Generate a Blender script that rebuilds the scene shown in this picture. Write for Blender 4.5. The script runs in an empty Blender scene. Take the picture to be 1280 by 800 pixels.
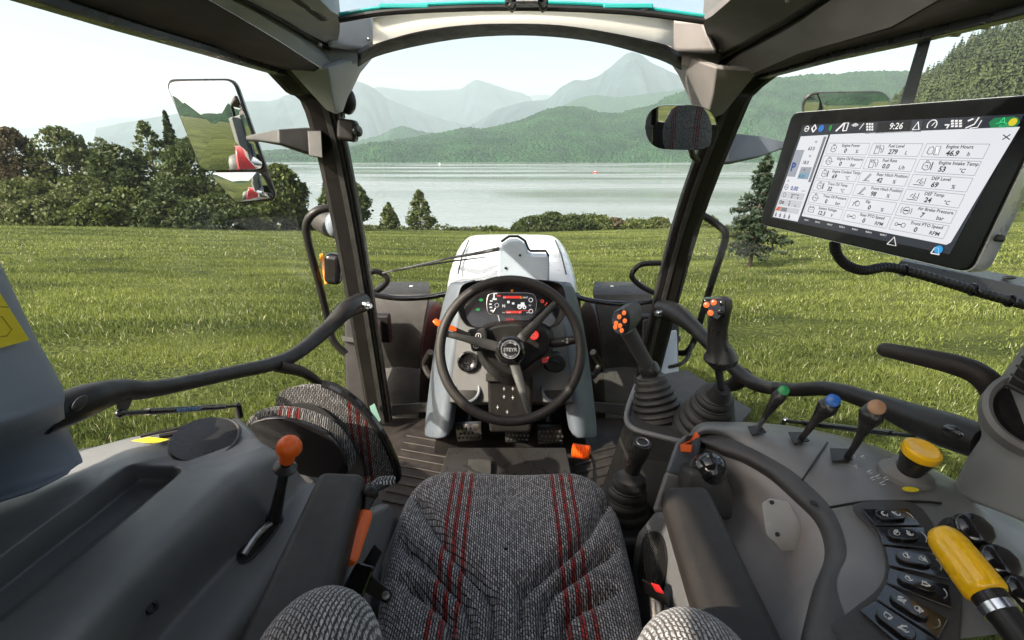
import bpy, bmesh, math, random
import numpy as np
from mathutils import Vector, Matrix, noise, Quaternion
from mathutils.geometry import tessellate_polygon
random.seed(7); RNG = np.random.default_rng(7)
sc = bpy.context.scene
COL = sc.collection
R = math.radians
F_PX, CX, CY, PITCH, CAM_Z = 600.0, 640.0, 400.0, R(19.1), 1.25
CP, SP = math.cos(PITCH), math.sin(PITCH)
GZ = -1.15                      # ground under the tractor (cab floor is z = 0)
LAKE_Z = -15.5
CAM = Vector((0, 0, CAM_Z))
EXPO = 1.3

def W(px, py, X=None, Y=None, Z=None, D=None):
    """point seen in direction (px,py) that lies on the plane X=, Y=, Z= or at axial depth D="""
    a, b = (px - CX) / F_PX, (py - CY) / F_PX
    d = Vector((a, CP - b * SP, -SP - b * CP))
    if X is not None: t = X / d.x
    elif Y is not None: t = Y / d.y
    elif Z is not None: t = (Z - CAM_Z) / d.z
    else: t = D
    return CAM + d * t

def V(*a): return Vector(a)

# ------------------------------------------------------------------ mesh builder
def spline(pts, k=6, closed=False):
    pts = [Vector(p) for p in pts]; n = len(pts); out = []
    if n < 3 and not closed:
        return pts
    rng = range(n if closed else n - 1)
    for i in rng:
        if closed: p0, p1, p2, p3 = pts[i-1], pts[i], pts[(i+1) % n], pts[(i+2) % n]
        else:
            p1, p2 = pts[i], pts[i+1]
            p0 = pts[i-1] if i > 0 else p1*2 - p2
            p3 = pts[i+2] if i+2 < n else p2*2 - p1
        for j in range(k):
            t = j / k
            out.append(0.5*((2*p1) + (p2-p0)*t + (2*p0-5*p1+4*p2-p3)*t*t + (3*p1-p0-3*p2+p3)*t**3))
    if not closed: out.append(pts[-1])
    return out

def lerp_list(vals, n):
    if not isinstance(vals, (list, tuple)): return [vals]*n
    m = len(vals); out = []
    for i in range(n):
        t = i/(n-1)*(m-1) if n > 1 else 0
        a = min(int(t), m-2) if m > 1 else 0
        out.append(vals[a] if m == 1 else vals[a]+(vals[a+1]-vals[a])*(t-a))
    return out

class MB:
    def __init__(s): s.v, s.f, s.m = [], [], []
    def add(s, verts, faces, mi=0):
        o = len(s.v); s.v += [Vector(p) for p in verts]
        for f in faces: s.f.append([i+o for i in f]); s.m.append(mi)
        return s
    def box(s, c, size, rot=None, mi=0, taper=1.0):
        c = Vector(c); x, y, z = [q/2 for q in size]; vs = []
        for k, sz in ((1, -z), (taper, z)):
            for sx, sy in ((-x, -y), (x, -y), (x, y), (-x, y)):
                p = Vector((sx*k, sy*k, sz)); vs.append(c + (rot @ p if rot else p))
        return s.add(vs, [(3,2,1,0),(4,5,6,7),(0,1,5,4),(1,2,6,5),(2,3,7,6),(3,0,4,7)], mi)
    def hexa(s, a, b, mi=0):
        """solid between two quads (each four points, same winding)"""
        return s.add(list(a)+list(b), [(3,2,1,0),(4,5,6,7),(0,1,5,4),(1,2,6,5),(2,3,7,6),(3,0,4,7)], mi)
    def prism(s, poly, off, mi=0):
        poly = [Vector(p) for p in poly]; off = Vector(off); n = len(poly)
        tris = tessellate_polygon([poly])
        vs = poly + [p+off for p in poly]
        if n > 4:
            fs = [tuple(range(n))[::-1], tuple(range(n, 2*n))]
        else: fs = [tuple(range(n))[::-1], tuple(range(n, 2*n))]
        for i in range(n): j = (i+1) % n; fs.append((i, j, n+j, n+i))
        return s.add(vs, fs, mi)
    def sheet(s, poly, mi=0):
        return s.add(poly, [tuple(range(len(poly)))], mi)
    def loft(s, rows, closed=False, caps=False, mi=0):
        n = len(rows[0]); vs = [p for r in rows for p in r]; fs = []
        for i in range(len(rows)-1):
            for j in range(n if closed else n-1):
                k = (j+1) % n
                fs.append((i*n+j, i*n+k, (i+1)*n+k, (i+1)*n+j))
        if caps:
            fs.append(tuple(range(n))[::-1]); fs.append(tuple((len(rows)-1)*n+j for j in range(n)))
        return s.add(vs, fs, mi)
    def tube(s, path, r, n=12, mi=0, smooth=0, caps=True, flat=None, up=None):
        path = [Vector(p) for p in path]
        if smooth: path = spline(path, smooth)
        rs = lerp_list(r, len(path)); rows = []
        fl = lerp_list(flat if flat is not None else 1.0, len(path))
        t = (path[1]-path[0]).normalized()
        u = Vector(up) if up else (Vector((0,0,1)) if abs(t.z) < .9 else Vector((1,0,0)))
        u = (u - t*u.dot(t)).normalized()
        for i, p in enumerate(path):
            t = (path[min(i+1, len(path)-1)] - path[max(i-1, 0)]).normalized()
            u = (u - t*u.dot(t)).normalized(); w = t.cross(u)
            rows.append([p + (u*math.cos(a)*fl[i] + w*math.sin(a))*rs[i] for a in [2*math.pi*k/n for k in range(n)]])
        return s.loft(rows, True, caps, mi)
    def lathe(s, o, axis, prof, n=24, mi=0, sx=1.0, up=None, caps=True):
        o, t = Vector(o), Vector(axis).normalized()
        u = Vector(up) if up else (Vector((0,0,1)) if abs(t.z) < .9 else Vector((1,0,0)))
        u = (u - t*u.dot(t)).normalized(); w = t.cross(u)
        rows = [[o + t*h + (u*math.cos(a)*sx + w*math.sin(a))*max(r, 1e-4) for a in [2*math.pi*k/n for k in range(n)]] for r, h in prof]
        return s.loft(rows, True, caps, mi)
    def ell(s, c, r, rot=None, n=20, mi=0):
        rows = []; c = Vector(c)
        for i in range(n//2+1):
            th = math.pi*min(max(i/(n//2), .004), .996)
            row = []
            for k in range(n):
                a = 2*math.pi*k/n
                p = Vector((r[0]*math.sin(th)*math.cos(a), r[1]*math.sin(th)*math.sin(a), -r[2]*math.cos(th)))
                row.append(c + (rot @ p if rot else p))
            rows.append(row)
        return s.loft(rows, True, True, mi)
    def torus(s, c, axis, R0, r, n=64, k=14, mi=0, squash=1.0):
        c, t = Vector(c), Vector(axis).normalized()
        u = (Vector((0,0,1)) - t*t.z).normalized() if abs(t.z) < .95 else Vector((1,0,0)); w = t.cross(u)
        rows = []
        for i in range(n+1):
            a = 2*math.pi*i/n; d = u*math.cos(a)+w*math.sin(a)
            rows.append([c + d*(R0 + r*math.cos(b)) + t*(r*squash*math.sin(b)) for b in [2*math.pi*j/k for j in range(k)]])
        return s.loft(rows, True, False, mi)
    def text(s, st, o, xd, yd, size, mi=0, align='LEFT', bold=0.0, shear=0.0):
        vs, fs, wdt, lo, hi = text_geo(st, bold, shear)
        dx = {'LEFT': 0, 'CENTER': -wdt/2, 'RIGHT': -wdt}[align]
        o, xd, yd = Vector(o), Vector(xd), Vector(yd)
        s.add([o + xd*((x+dx)*size) + yd*(y*size) for x, y in vs], fs, mi)
        return s

_T = {}
def text_geo(st, bold, shear):
    k = (st, bold, shear)
    if k not in _T:
        cu = bpy.data.curves.new('lettering', 'FONT'); cu.body = st; cu.offset = bold; cu.shear = shear
        cu.resolution_u = 2
        ob = bpy.data.objects.new('lettering', cu); COL.objects.link(ob)
        dg = bpy.context.evaluated_depsgraph_get(); ev = ob.evaluated_get(dg); me = ev.to_mesh()
        vs = [(v.co.x, v.co.y) for v in me.vertices]; fs = [tuple(p.vertices) for p in me.polygons]
        ev.to_mesh_clear(); bpy.data.objects.remove(ob); bpy.data.curves.remove(cu)
        xs = [a for a, b in vs] or [0]; ys = [b for a, b in vs] or [0]
        mx = min(xs)
        _T[k] = ([(a-mx, b) for a, b in vs], fs, max(xs)-mx, min(ys), max(ys))
    return _T[k]

def obj(name, mb, mats, parent=None, smooth=35, bevel=0, seg=2, sub=0, label=None, solid=0, kind=None):
    me = bpy.data.meshes.new(name)
    me.from_pydata([tuple(v) for v in mb.v], [], mb.f)
    if not isinstance(mats, (list, tuple)): mats = [mats]
    for m in mats: me.materials.append(m)
    if len(mb.f) > 1:
        bm = bmesh.new(); bm.from_mesh(me); bmesh.ops.recalc_face_normals(bm, faces=bm.faces); bm.to_mesh(me); bm.free()
    if len(mats) > 1: me.polygons.foreach_set('material_index', mb.m)
    me.update()
    if smooth: 
        me.shade_smooth()
        if smooth < 180: me.set_sharp_from_angle(angle=R(smooth))
    o = bpy.data.objects.new(name, me); COL.objects.link(o)
    if parent is not None:
        o.parent = parent
        q, mat = parent, Vector((0,0,0))
        while q is not None: mat += q.location; q = q.parent
        o.location = -mat
    if solid:
        md = o.modifiers.new('thickness', 'SOLIDIFY'); md.thickness = solid; md.offset = -1
    if sub:
        md = o.modifiers.new('round', 'SUBSURF'); md.levels = sub; md.render_levels = sub
    if bevel:
        md = o.modifiers.new('edge', 'BEVEL'); md.width = bevel; md.segments = seg; md.limit_method = 'ANGLE'; md.angle_limit = R(32)
        md.harden_normals = True
    if label: o['label'] = label
    if kind: o['kind'] = kind
    return o

def thing(name, label, cat, loc=(0,0,0), group=None):
    o = bpy.data.objects.new(name, None); COL.objects.link(o); o.location = loc; o.empty_display_size = .05
    o['label'] = label; o['category'] = cat
    if group: o['group'] = group
    return o
def part(name, parent, loc, label=None):
    o = bpy.data.objects.new(name, None); COL.objects.link(o); o.parent = parent; o.empty_display_size = .05
    off = Vector((0,0,0)); q = parent
    while q is not None: off += q.location; q = q.parent
    o.location = Vector(loc)-off
    if label: o['label'] = label
    return o
def tag(o, label, cat, group=None):
    o['label'] = label; o['category'] = cat
    if group: o['group'] = group
    return o

# ------------------------------------------------------------------ materials
MATS = {}
def nodes(name):
    m = bpy.data.materials.new(name); m.use_nodes = True; nt = m.node_tree
    return m, nt, nt.nodes['Principled BSDF']
def N(nt, t, **kw):
    n = nt.nodes.new(t)
    for k, v in kw.items(): setattr(n, k, v)
    return n
def plastic(name, col, rough=.5, metal=0, bump=.0, bscale=900, var=.12, vscale=9, coat=0, spec=.5, dust=0):
    m, nt, b = nodes(name); L = nt.links
    tc = N(nt, 'ShaderNodeTexCoord')
    nz = N(nt, 'ShaderNodeTexNoise'); nz.inputs['Scale'].default_value = vscale; nz.inputs['Detail'].default_value = 6
    L.new(tc.outputs['Object'], nz.inputs['Vector'])
    rp = N(nt, 'ShaderNodeMapRange'); rp.inputs[1].default_value = .3; rp.inputs[2].default_value = .7
    rp.inputs[3].default_value = 1-var; rp.inputs[4].default_value = 1+var
    L.new(nz.outputs[0], rp.inputs[0])
    mx = N(nt, 'ShaderNodeMix', data_type='RGBA', blend_type='MULTIPLY'); mx.inputs[0].default_value = 1
    mx.inputs[6].default_value = (*col, 1); L.new(rp.outputs[0], mx.inputs[7]); cout = mx.outputs[2]
    if dust:
        nd = N(nt, 'ShaderNodeTexNoise'); nd.inputs['Scale'].default_value = 14; nd.inputs['Detail'].default_value = 10; nd.inputs['Roughness'].default_value = .75; L.new(tc.outputs['Object'], nd.inputs['Vector'])
        ns = N(nt, 'ShaderNodeTexNoise'); ns.inputs['Scale'].default_value = 420; ns.inputs['Detail'].default_value = 3; L.new(tc.outputs['Object'], ns.inputs['Vector'])
        r1 = N(nt, 'ShaderNodeMapRange'); r1.inputs[1].default_value = .45; r1.inputs[2].default_value = .75; L.new(nd.outputs[0], r1.inputs[0])
        r2_ = N(nt, 'ShaderNodeMapRange'); r2_.inputs[1].default_value = .5; r2_.inputs[2].default_value = .72; r2_.inputs[3].default_value = .25; L.new(ns.outputs[0], r2_.inputs[0])
        mm = N(nt, 'ShaderNodeMath', operation='MULTIPLY'); L.new(r1.outputs[0], mm.inputs[0]); L.new(r2_.outputs[0], mm.inputs[1])
        m2 = N(nt, 'ShaderNodeMath', operation='MULTIPLY'); m2.inputs[1].default_value = dust; L.new(mm.outputs[0], m2.inputs[0])
        md = N(nt, 'ShaderNodeMix', data_type='RGBA'); L.new(m2.outputs[0], md.inputs[0]); L.new(cout, md.inputs[6]); md.inputs[7].default_value = (.30, .27, .22, 1); cout = md.outputs[2]
    L.new(cout, b.inputs['Base Color'])
    b.inputs['Metallic'].default_value = metal
    b.inputs['Specular IOR Level'].default_value = spec
    if coat: b.inputs['Coat Weight'].default_value = coat; b.inputs['Coat Roughness'].default_value = .06
    r2 = N(nt, 'ShaderNodeMapRange'); r2.inputs[1].default_value = .3; r2.inputs[2].default_value = .7
    r2.inputs[3].default_value = max(rough-.07, .02); r2.inputs[4].default_value = min(rough+.09, 1)
    nz2 = N(nt, 'ShaderNodeTexNoise'); nz2.inputs['Scale'].default_value = vscale*4; nz2.inputs['Detail'].default_value = 5
    L.new(tc.outputs['Object'], nz2.inputs['Vector']); L.new(nz2.outputs[0], r2.inputs[0]); L.new(r2.outputs[0], b.inputs['Roughness'])
    if bump:
        n3 = N(nt, 'ShaderNodeTexNoise'); n3.inputs['Scale'].default_value = bscale; n3.inputs['Detail'].default_value = 2
        L.new(tc.outputs['Object'], n3.inputs['Vector'])
        bp = N(nt, 'ShaderNodeBump'); bp.inputs['Strength'].default_value = bump; bp.inputs['Distance'].default_value = .001
        L.new(n3.outputs[0], bp.inputs['Height']); L.new(bp.outputs[0], b.inputs['Normal'])
    MATS[name] = m; return m
def emit(name, col, s=1.0):
    m, nt, b = nodes(name); b.inputs['Base Color'].default_value = (0.01, .01, .01, 1)
    b.inputs['Emission Color'].default_value = (*col, 1); b.inputs['Emission Strength'].default_value = s*2**-EXPO
    b.inputs['Roughness'].default_value = .25
    MATS[name] = m; return m
def pane(name, tint=(1,1,1), refl=.05):
    m, nt, b = nodes(name); L = nt.links; nt.nodes.remove(b)
    t = N(nt, 'ShaderNodeBsdfTransparent'); t.inputs[0].default_value = (*tint, 1)
    g = N(nt, 'ShaderNodeBsdfGlossy'); g.inputs['Roughness'].default_value = .01
    fr = N(nt, 'ShaderNodeFresnel'); fr.inputs[0].default_value = 1.25
    mu = N(nt, 'ShaderNodeMath', operation='MULTIPLY'); mu.inputs[1].default_value = refl*.6; mu.use_clamp = True
    L.new(fr.outputs[0], mu.inputs[0])
    mx = N(nt, 'ShaderNodeMixShader'); L.new(mu.outputs[0], mx.inputs[0]); L.new(t.outputs[0], mx.inputs[1]); L.new(g.outputs[0], mx.inputs[2])
    L.new(mx.outputs[0], nt.nodes['Material Output'].inputs[0]); MATS[name] = m; return m

GREY = plastic('grey_lining', (.16, .158, .158), .40, bump=.3, bscale=1400, dust=.4)
GREYD = plastic('dark_grey_lining', (.042, .040, .039), .5, bump=.3, bscale=1400, dust=.2, spec=.4)
BAND = plastic('edge_band', (.062, .058, .057), .5, bump=.3, bscale=1400, dust=.12)
LIGHT = plastic('light_grey_moulding', (.10, .115, .135), .42, bump=.15, bscale=1400)
WARM = plastic('warm_grey_moulding', (.36, .34, .33), .5, bump=.3, bscale=1400, dust=.15)
ROOFSH = plastic('roof_moulding_shaded', (.17, .16, .155), .55, bump=.2, bscale=1200)  # right-hand copy of the roof lining, shade put into its colour
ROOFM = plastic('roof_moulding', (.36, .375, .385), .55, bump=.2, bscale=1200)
FELT = plastic('roof_felt', (.075, .062, .058), .9, bump=.8, bscale=500, var=.2)
BLACK = plastic('black_plastic', (.014, .0125, .012), .42, bump=.2, bscale=1200, dust=.10, spec=.35)
BLACKS = plastic('satin_black', (.02, .0185, .018), .3, bump=.1, bscale=800)
PAINT = plastic('black_paint', (.010, .0085, .008), .38, var=.2, spec=.3)
RUBBER = plastic('rubber', (.02, .019, .018), .55, bump=.3, bscale=300, var=.25, dust=.25)
MAT_ = plastic('floor_rubber', (.022, .018, .016), .5, bump=.4, bscale=200, var=.35, vscale=5, dust=.25, spec=.3)
PAD = plastic('armrest_pad', (.024, .020, .018), .48, bump=.5, bscale=900, var=.15, dust=.10, spec=.35)
CHROME = plastic('bright_metal', (.7, .7, .72), .18, metal=1, var=.1)
STEEL = plastic('worn_steel', (.45, .42, .40), .35, metal=1, var=.3, vscale=30)
ORANGE = plastic('orange_plastic', (.85, .13, .012), .35, var=.05)
YELLOW = plastic('yellow_plastic', (.9, .5, .006), .28, var=.02, coat=.3)
STICK = plastic('yellow_sticker', (.78, .62, .03), .4, var=.06)
REDP = plastic('red_plastic', (.55, .02, .02), .35)
REDBODY = plastic('red_body_paint', (.38, .016, .01), .2, coat=.6)
WHITEP = plastic('white_body_paint', (.72, .73, .72), .3, coat=.4, var=.04)
COVER = plastic('pale_grey_cover', (.42, .47, .54), .45, bump=.1, var=.05)
GLOSSB = plastic('gloss_black', (.012, .011, .012), .12, coat=.5)
INK = plastic('white_print', (.6, .6, .6), .6)
INKD = plastic('dark_print', (.03, .03, .03), .6)
GREENP = plastic('green_cap', (.01, .22, .06), .35)
BLUEP = plastic('blue_cap', (.012, .10, .38), .35)
TANP = plastic('tan_cap', (.35, .19, .1), .4)
AMBER = plastic('amber_lens', (.8, .25, .01), .15, coat=.5)
MINT = plastic('mint_label', (.10, .2, .16), .5)
CLEARC = plastic('frosted_cover', (.50, .51, .50), .2, coat=.6, var=.05)
MIRROR = plastic('mirror_silver', (.86, .89, .88), .02, metal=1, var=0)
for _n in MIRROR.node_tree.nodes:
    if _n.type == 'BSDF_PRINCIPLED':
        for l in list(_n.inputs['Roughness'].links): MIRROR.node_tree.links.remove(l)
        _n.inputs['Roughness'].default_value = .015
GLASS = pane('clear_glass', (.97, .985, .98), .035)
TEAL = pane('teal_glass', (.88, .93, .94), .05)
TEALE = plastic('glass_edge', (.02, .3, .28), .15, coat=.5)
EO = emit('lit_orange', (1, .2, .04), 1.1)
ER = emit('lit_red', (1, .05, .03), .9)
EW = emit('lit_white', (1, .97, .95), 1.0)
EG = emit('lit_green', (.03, .6, .15), .6)
EA = emit('lit_amber', (1, .45, .03), .9)
ESC = emit('screen_white', (.9, .91, .96), .86)
ESG = emit('screen_grey', (.42, .44, .5), .8)
ESN = emit('screen_navy', (.016, .02, .034), 1)
ESB = emit('screen_black', (.006, .006, .01), 1)
ESBL = emit('screen_blue', (.02, .18, .6), 1)
ESLB = emit('screen_pale_blue', (.25, .45, .62), .8)
ESGR = emit('screen_green', (.01, .2, .07), 1)
ESO = emit('screen_orange', (.8, .15, .05), .8)
EST = emit('screen_tone', (.2, .21, .24), 1)

def fabric(name, stripes=(), cx0=0.0, sym=True, s=1.0, dim=1.0, zc=0.0, c1=.58, c2=.17, mo=.016):
    m, nt, b = nodes(name); L = nt.links
    def M(op, x=None, y=None, z=None):
        n = N(nt, 'ShaderNodeMath', operation=op)
        for i, q in enumerate((x, y, z)):
            if q is None: continue
            if isinstance(q, (int, float)): n.inputs[i].default_value = q
            else: L.new(q, n.inputs[i])
        return n.outputs[0]
    tc = N(nt, 'ShaderNodeTexCoord')
    ds = N(nt, 'ShaderNodeTexNoise'); ds.inputs['Scale'].default_value = 160; ds.inputs['Detail'].default_value = 2; L.new(tc.outputs['Object'], ds.inputs['Vector'])
    mxv = N(nt, 'ShaderNodeMix', data_type='RGBA', blend_type='LINEAR_LIGHT'); mxv.inputs[0].default_value = .0016
    L.new(tc.outputs['Object'], mxv.inputs[6]); L.new(ds.outputs['Color'], mxv.inputs[7])
    sp = N(nt, 'ShaderNodeSeparateXYZ'); L.new(mxv.outputs[2], sp.inputs[0])
    raw = N(nt, 'ShaderNodeSeparateXYZ'); L.new(tc.outputs['Object'], raw.inputs[0])
    W_, H_ = .0088*s, .0046*s
    yy = M('SUBTRACT', sp.outputs[1], M('MULTIPLY', sp.outputs[2], zc))
    slant = M('MULTIPLY', M('MODULO', M('ADD', sp.outputs[0], 10.0), H_), .9)
    cb = N(nt, 'ShaderNodeCombineXYZ'); L.new(M('ADD', yy, slant), cb.inputs[0]); L.new(sp.outputs[0], cb.inputs[1])
    br = N(nt, 'ShaderNodeTexBrick'); L.new(cb.outputs[0], br.inputs['Vector']); br.inputs['Scale'].default_value = 1; br.offset = .5
    br.inputs['Brick Width'].default_value = W_; br.inputs['Row Height'].default_value = H_
    br.inputs['Mortar Size'].default_value = .0016*s; br.inputs['Mortar Smooth'].default_value = .7; br.inputs['Bias'].default_value = -.1
    br.inputs['Color1'].default_value = (c1*dim, c1*.97*dim, c1*.97*dim, 1); br.inputs['Color2'].default_value = (c2*dim, c2*.92*dim, c2*.9*dim, 1); br.inputs['Mortar'].default_value = (mo, mo*.9, mo*.9, 1)
    col = br.outputs[0]
    if stripes:
        x0 = M('SUBTRACT', raw.outputs[0], cx0)
        if sym: x0 = M('ABSOLUTE', x0)
        q = None
        for cx in stripes:
            k = M('LESS_THAN', M('ABSOLUTE', M('SUBTRACT', x0, cx)), .0042); q = k if q is None else M('MAXIMUM', q, k)
        rd = N(nt, 'ShaderNodeMix', data_type='RGBA', blend_type='MULTIPLY'); rd.inputs[0].default_value = 1
        rd.inputs[6].default_value = (1.0, .09, .08, 1); L.new(col, rd.inputs[7])
        mx = N(nt, 'ShaderNodeMix', data_type='RGBA'); L.new(q, mx.inputs[0]); L.new(col, mx.inputs[6]); L.new(rd.outputs[2], mx.inputs[7]); col = mx.outputs[2]
    nz = N(nt, 'ShaderNodeTexNoise'); nz.inputs['Scale'].default_value = 700; nz.inputs['Detail'].default_value = 4; L.new(tc.outputs['Object'], nz.inputs['Vector'])
    rp = N(nt, 'ShaderNodeMapRange'); rp.inputs[1].default_value = .3; rp.inputs[2].default_value = .7; rp.inputs[3].default_value = .45; rp.inputs[4].default_value = 1.5
    L.new(nz.outputs[0], rp.inputs[0])
    m2 = N(nt, 'ShaderNodeMix', data_type='RGBA', blend_type='MULTIPLY'); m2.inputs[0].default_value = 1
    L.new(col, m2.inputs[6]); L.new(rp.outputs[0], m2.inputs[7]); L.new(m2.outputs[2], b.inputs['Base Color'])
    b.inputs['Roughness'].default_value = .95; b.inputs['Specular IOR Level'].default_value = .15; b.inputs['Sheen Weight'].default_value = .25
    bp = N(nt, 'ShaderNodeBump'); bp.inputs['Strength'].default_value = .6; bp.inputs['Distance'].default_value = .002; bp.invert = True
    L.new(br.outputs['Fac'], bp.inputs['Height']); L.new(bp.outputs[0], b.inputs['Normal'])
    return m
FABRIC = fabric('seat_fabric', (.098, .119, .140))
FABRICP = fabric('plain_fabric', s=.95, dim=1.0, zc=.6, c1=.55, c2=.34, mo=.05)
FABRICB = fabric('back_fabric', (.098, .119, .140), zc=1.0)
FABRIC2 = fabric('striped_fabric', (-.03, -.01, .01), -.40, False, dim=.45, zc=.8)
FABRIC3 = fabric('striped_cushion_fabric', (-.16, -.14, -.12), -.40, False, dim=.45, zc=.8)
# ------------------------------------------------------------------ world, sun, camera
SUN_EL, SUN_AZ = R(36), R(-128)          # azimuth from +Y, negative = to the left
SUN_DIR = Vector((math.sin(SUN_AZ)*math.cos(SUN_EL), math.cos(SUN_AZ)*math.cos(SUN_EL), math.sin(SUN_EL)))
w = bpy.data.worlds.new('World'); sc.world = w; w.use_nodes = True
nt = w.node_tree; sky = nt.nodes.new('ShaderNodeTexSky'); sky.sky_type = 'NISHITA'; sky.sun_disc = False
sky.sun_elevation = SUN_EL; sky.sun_rotation = SUN_AZ; sky.air_density = .8; sky.dust_density = 9.0; sky.ozone_density = 1.0
nt.links.new(sky.outputs[0], nt.nodes['Background'].inputs[0]); nt.nodes['Background'].inputs[1].default_value = .13
sl = bpy.data.lights.new('sun', 'SUN'); sl.energy = 4.6; sl.angle = R(.6); sl.color = (1, .92, .78)
so = bpy.data.objects.new('sun', sl); COL.objects.link(so); so.rotation_euler = (-SUN_DIR).to_track_quat('-Z', 'Y').to_euler()
cam = bpy.data.cameras.new('camera'); co = bpy.data.objects.new('camera', cam); COL.objects.link(co)
cam.sensor_width = 36; cam.lens = 36*F_PX/1280; cam.clip_start = .02; cam.clip_end = 30000
co.location = CAM; co.rotation_euler = (R(90)-PITCH, 0, 0); sc.camera = co
sc.view_settings.view_transform = 'Standard'; sc.view_settings.look = 'None'; sc.view_settings.exposure = EXPO; sc.view_settings.gamma = 1
sc.cycles.max_bounces = 7; sc.cycles.diffuse_bounces = 4; sc.cycles.transparent_max_bounces = 12
sc.cycles.use_denoising = True; sc.cycles.volume_bounces = 1
try: sc.cycles.caustics_reflective = False; sc.cycles.caustics_refractive = False
except Exception: pass

# ------------------------------------------------------------------ terrain
def np_mesh(name, verts, faces_k, mats, parent=None, smooth=False, mi=None, normals=None):
    verts = np.asarray(verts, dtype=np.float32); nv = len(verts); nf = nv//faces_k
    me = bpy.data.meshes.new(name); me.vertices.add(nv); me.vertices.foreach_set('co', verts.ravel())
    me.loops.add(nv); me.loops.foreach_set('vertex_index', np.arange(nv, dtype=np.int32))
    me.polygons.add(nf); me.polygons.foreach_set('loop_start', np.arange(0, nv, faces_k, dtype=np.int32))
    me.polygons.foreach_set('loop_total', np.full(nf, faces_k, dtype=np.int32))
    for m in (mats if isinstance(mats, (list, tuple)) else [mats]): me.materials.append(m)
    me.update(calc_edges=True)
    o = bpy.data.objects.new(name, me); COL.objects.link(o)
    if parent is not None: o.parent = parent; o.location = -parent.location
    return o

def ground_z(x, y):
    x = np.asarray(x, float); y = np.asarray(y, float)
    f = np.clip(y/40, 0, 1)
    z = GZ - .132*np.clip(y-4, 0, 90) + .024*np.abs(x)*f*np.clip(1-(y-75)/40, 0, 1)
    z = z + .10*np.sin(x*.13+1)*np.cos(y*.11)*np.clip((np.hypot(x, y)-6)/20, 0, 1)
    far = np.clip((y-94)/14, 0, 1)
    z = z*(1-far) + (-18.5)*far
    land = np.clip((x-.66*y-12)/25, 0, 1)*np.clip((y-60)/40, 0, 1)      # dry land to the right, under the forested hill
    z = np.where(land > 0, z*(1-land) + np.maximum(z, -11.5)*land, z)
    left = np.clip((-x-.70*y-2)/20, 0, 1)*np.clip((y-60)/40, 0, 1)*np.clip((420-y)/80, 0, 1)
    z = np.where(left > 0, z*(1-left) + np.maximum(z, -11.8)*left, z)
    return z
def gz(x, y): return float(ground_z(x, y))

def grass_ground():
    m, nt, b = nodes('meadow_soil'); L = nt.links
    tc = N(nt, 'ShaderNodeTexCoord')
    n1 = N(nt, 'ShaderNodeTexNoise'); n1.inputs['Scale'].default_value = .35; n1.inputs['Detail'].default_value = 8; n1.inputs['Roughness'].default_value = .65
    n2 = N(nt, 'ShaderNodeTexNoise'); n2.inputs['Scale'].default_value = 14; n2.inputs['Detail'].default_value = 5
    mp = N(nt, 'ShaderNodeMapping'); mp.inputs['Scale'].default_value = (.45, 1.6, 1); L.new(tc.outputs['Object'], mp.inputs[0])
    L.new(mp.outputs[0], n1.inputs['Vector']); L.new(tc.outputs['Object'], n2.inputs['Vector'])
    r1 = N(nt, 'ShaderNodeValToRGB'); L.new(n1.outputs[0], r1.inputs[0])
    r1.color_ramp.elements[0].position = .36; r1.color_ramp.elements[0].color = (.032, .044, .012, 1)
    r1.color_ramp.elements[1].position = .68; r1.color_ramp.elements[1].color = (.12, .14, .034, 1)
    r2 = N(nt, 'ShaderNodeMapRange'); r2.inputs[1].default_value = .3; r2.inputs[2].default_value = .7; r2.inputs[3].default_value = .45; r2.inputs[4].default_value = 1.35
    L.new(n2.outputs[0], r2.inputs[0])
    mx = N(nt, 'ShaderNodeMix', data_type='RGBA', blend_type='MULTIPLY'); mx.inputs[0].default_value = 1
    L.new(r1.outputs[0], mx.inputs[6]); L.new(r2.outputs[0], mx.inputs[7]); L.new(mx.outputs[2], b.inputs['Base Color'])
    b.inputs['Roughness'].default_value = 1; b.inputs['Specular IOR Level'].default_value = .1
    bp = N(nt, 'ShaderNodeBump'); bp.inputs['Strength'].default_value = 1; bp.inputs['Distance'].default_value = .15
    L.new(n2.outputs[0], bp.inputs['Height']); L.new(bp.outputs[0], b.inputs['Normal'])
    return m

def make_ground():
    rad = np.concatenate([np.linspace(0, 130, 90), np.geomspace(140, 9000, 26)])
    ang = np.linspace(0, 2*np.pi, 181)[:-1]
    vs = [(0, 0, GZ)]
    for r in rad[1:]:
        x, y = r*np.sin(ang), r*np.cos(ang)
        vs += list(zip(x, y, ground_z(x, y)))
    n = len(ang); fs = [(0, 1+j, 1+(j+1) % n) for j in range(n)]
    for i in range(len(rad)-2):
        a = 1+i*n; b = a+n
        fs += [(a+j, b+j, b+(j+1) % n, a+(j+1) % n) for j in range(n)]
    mb = MB(); mb.add(vs, fs)
    obj('ground', mb, grass_ground(), smooth=180, kind='structure')
make_ground()

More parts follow.
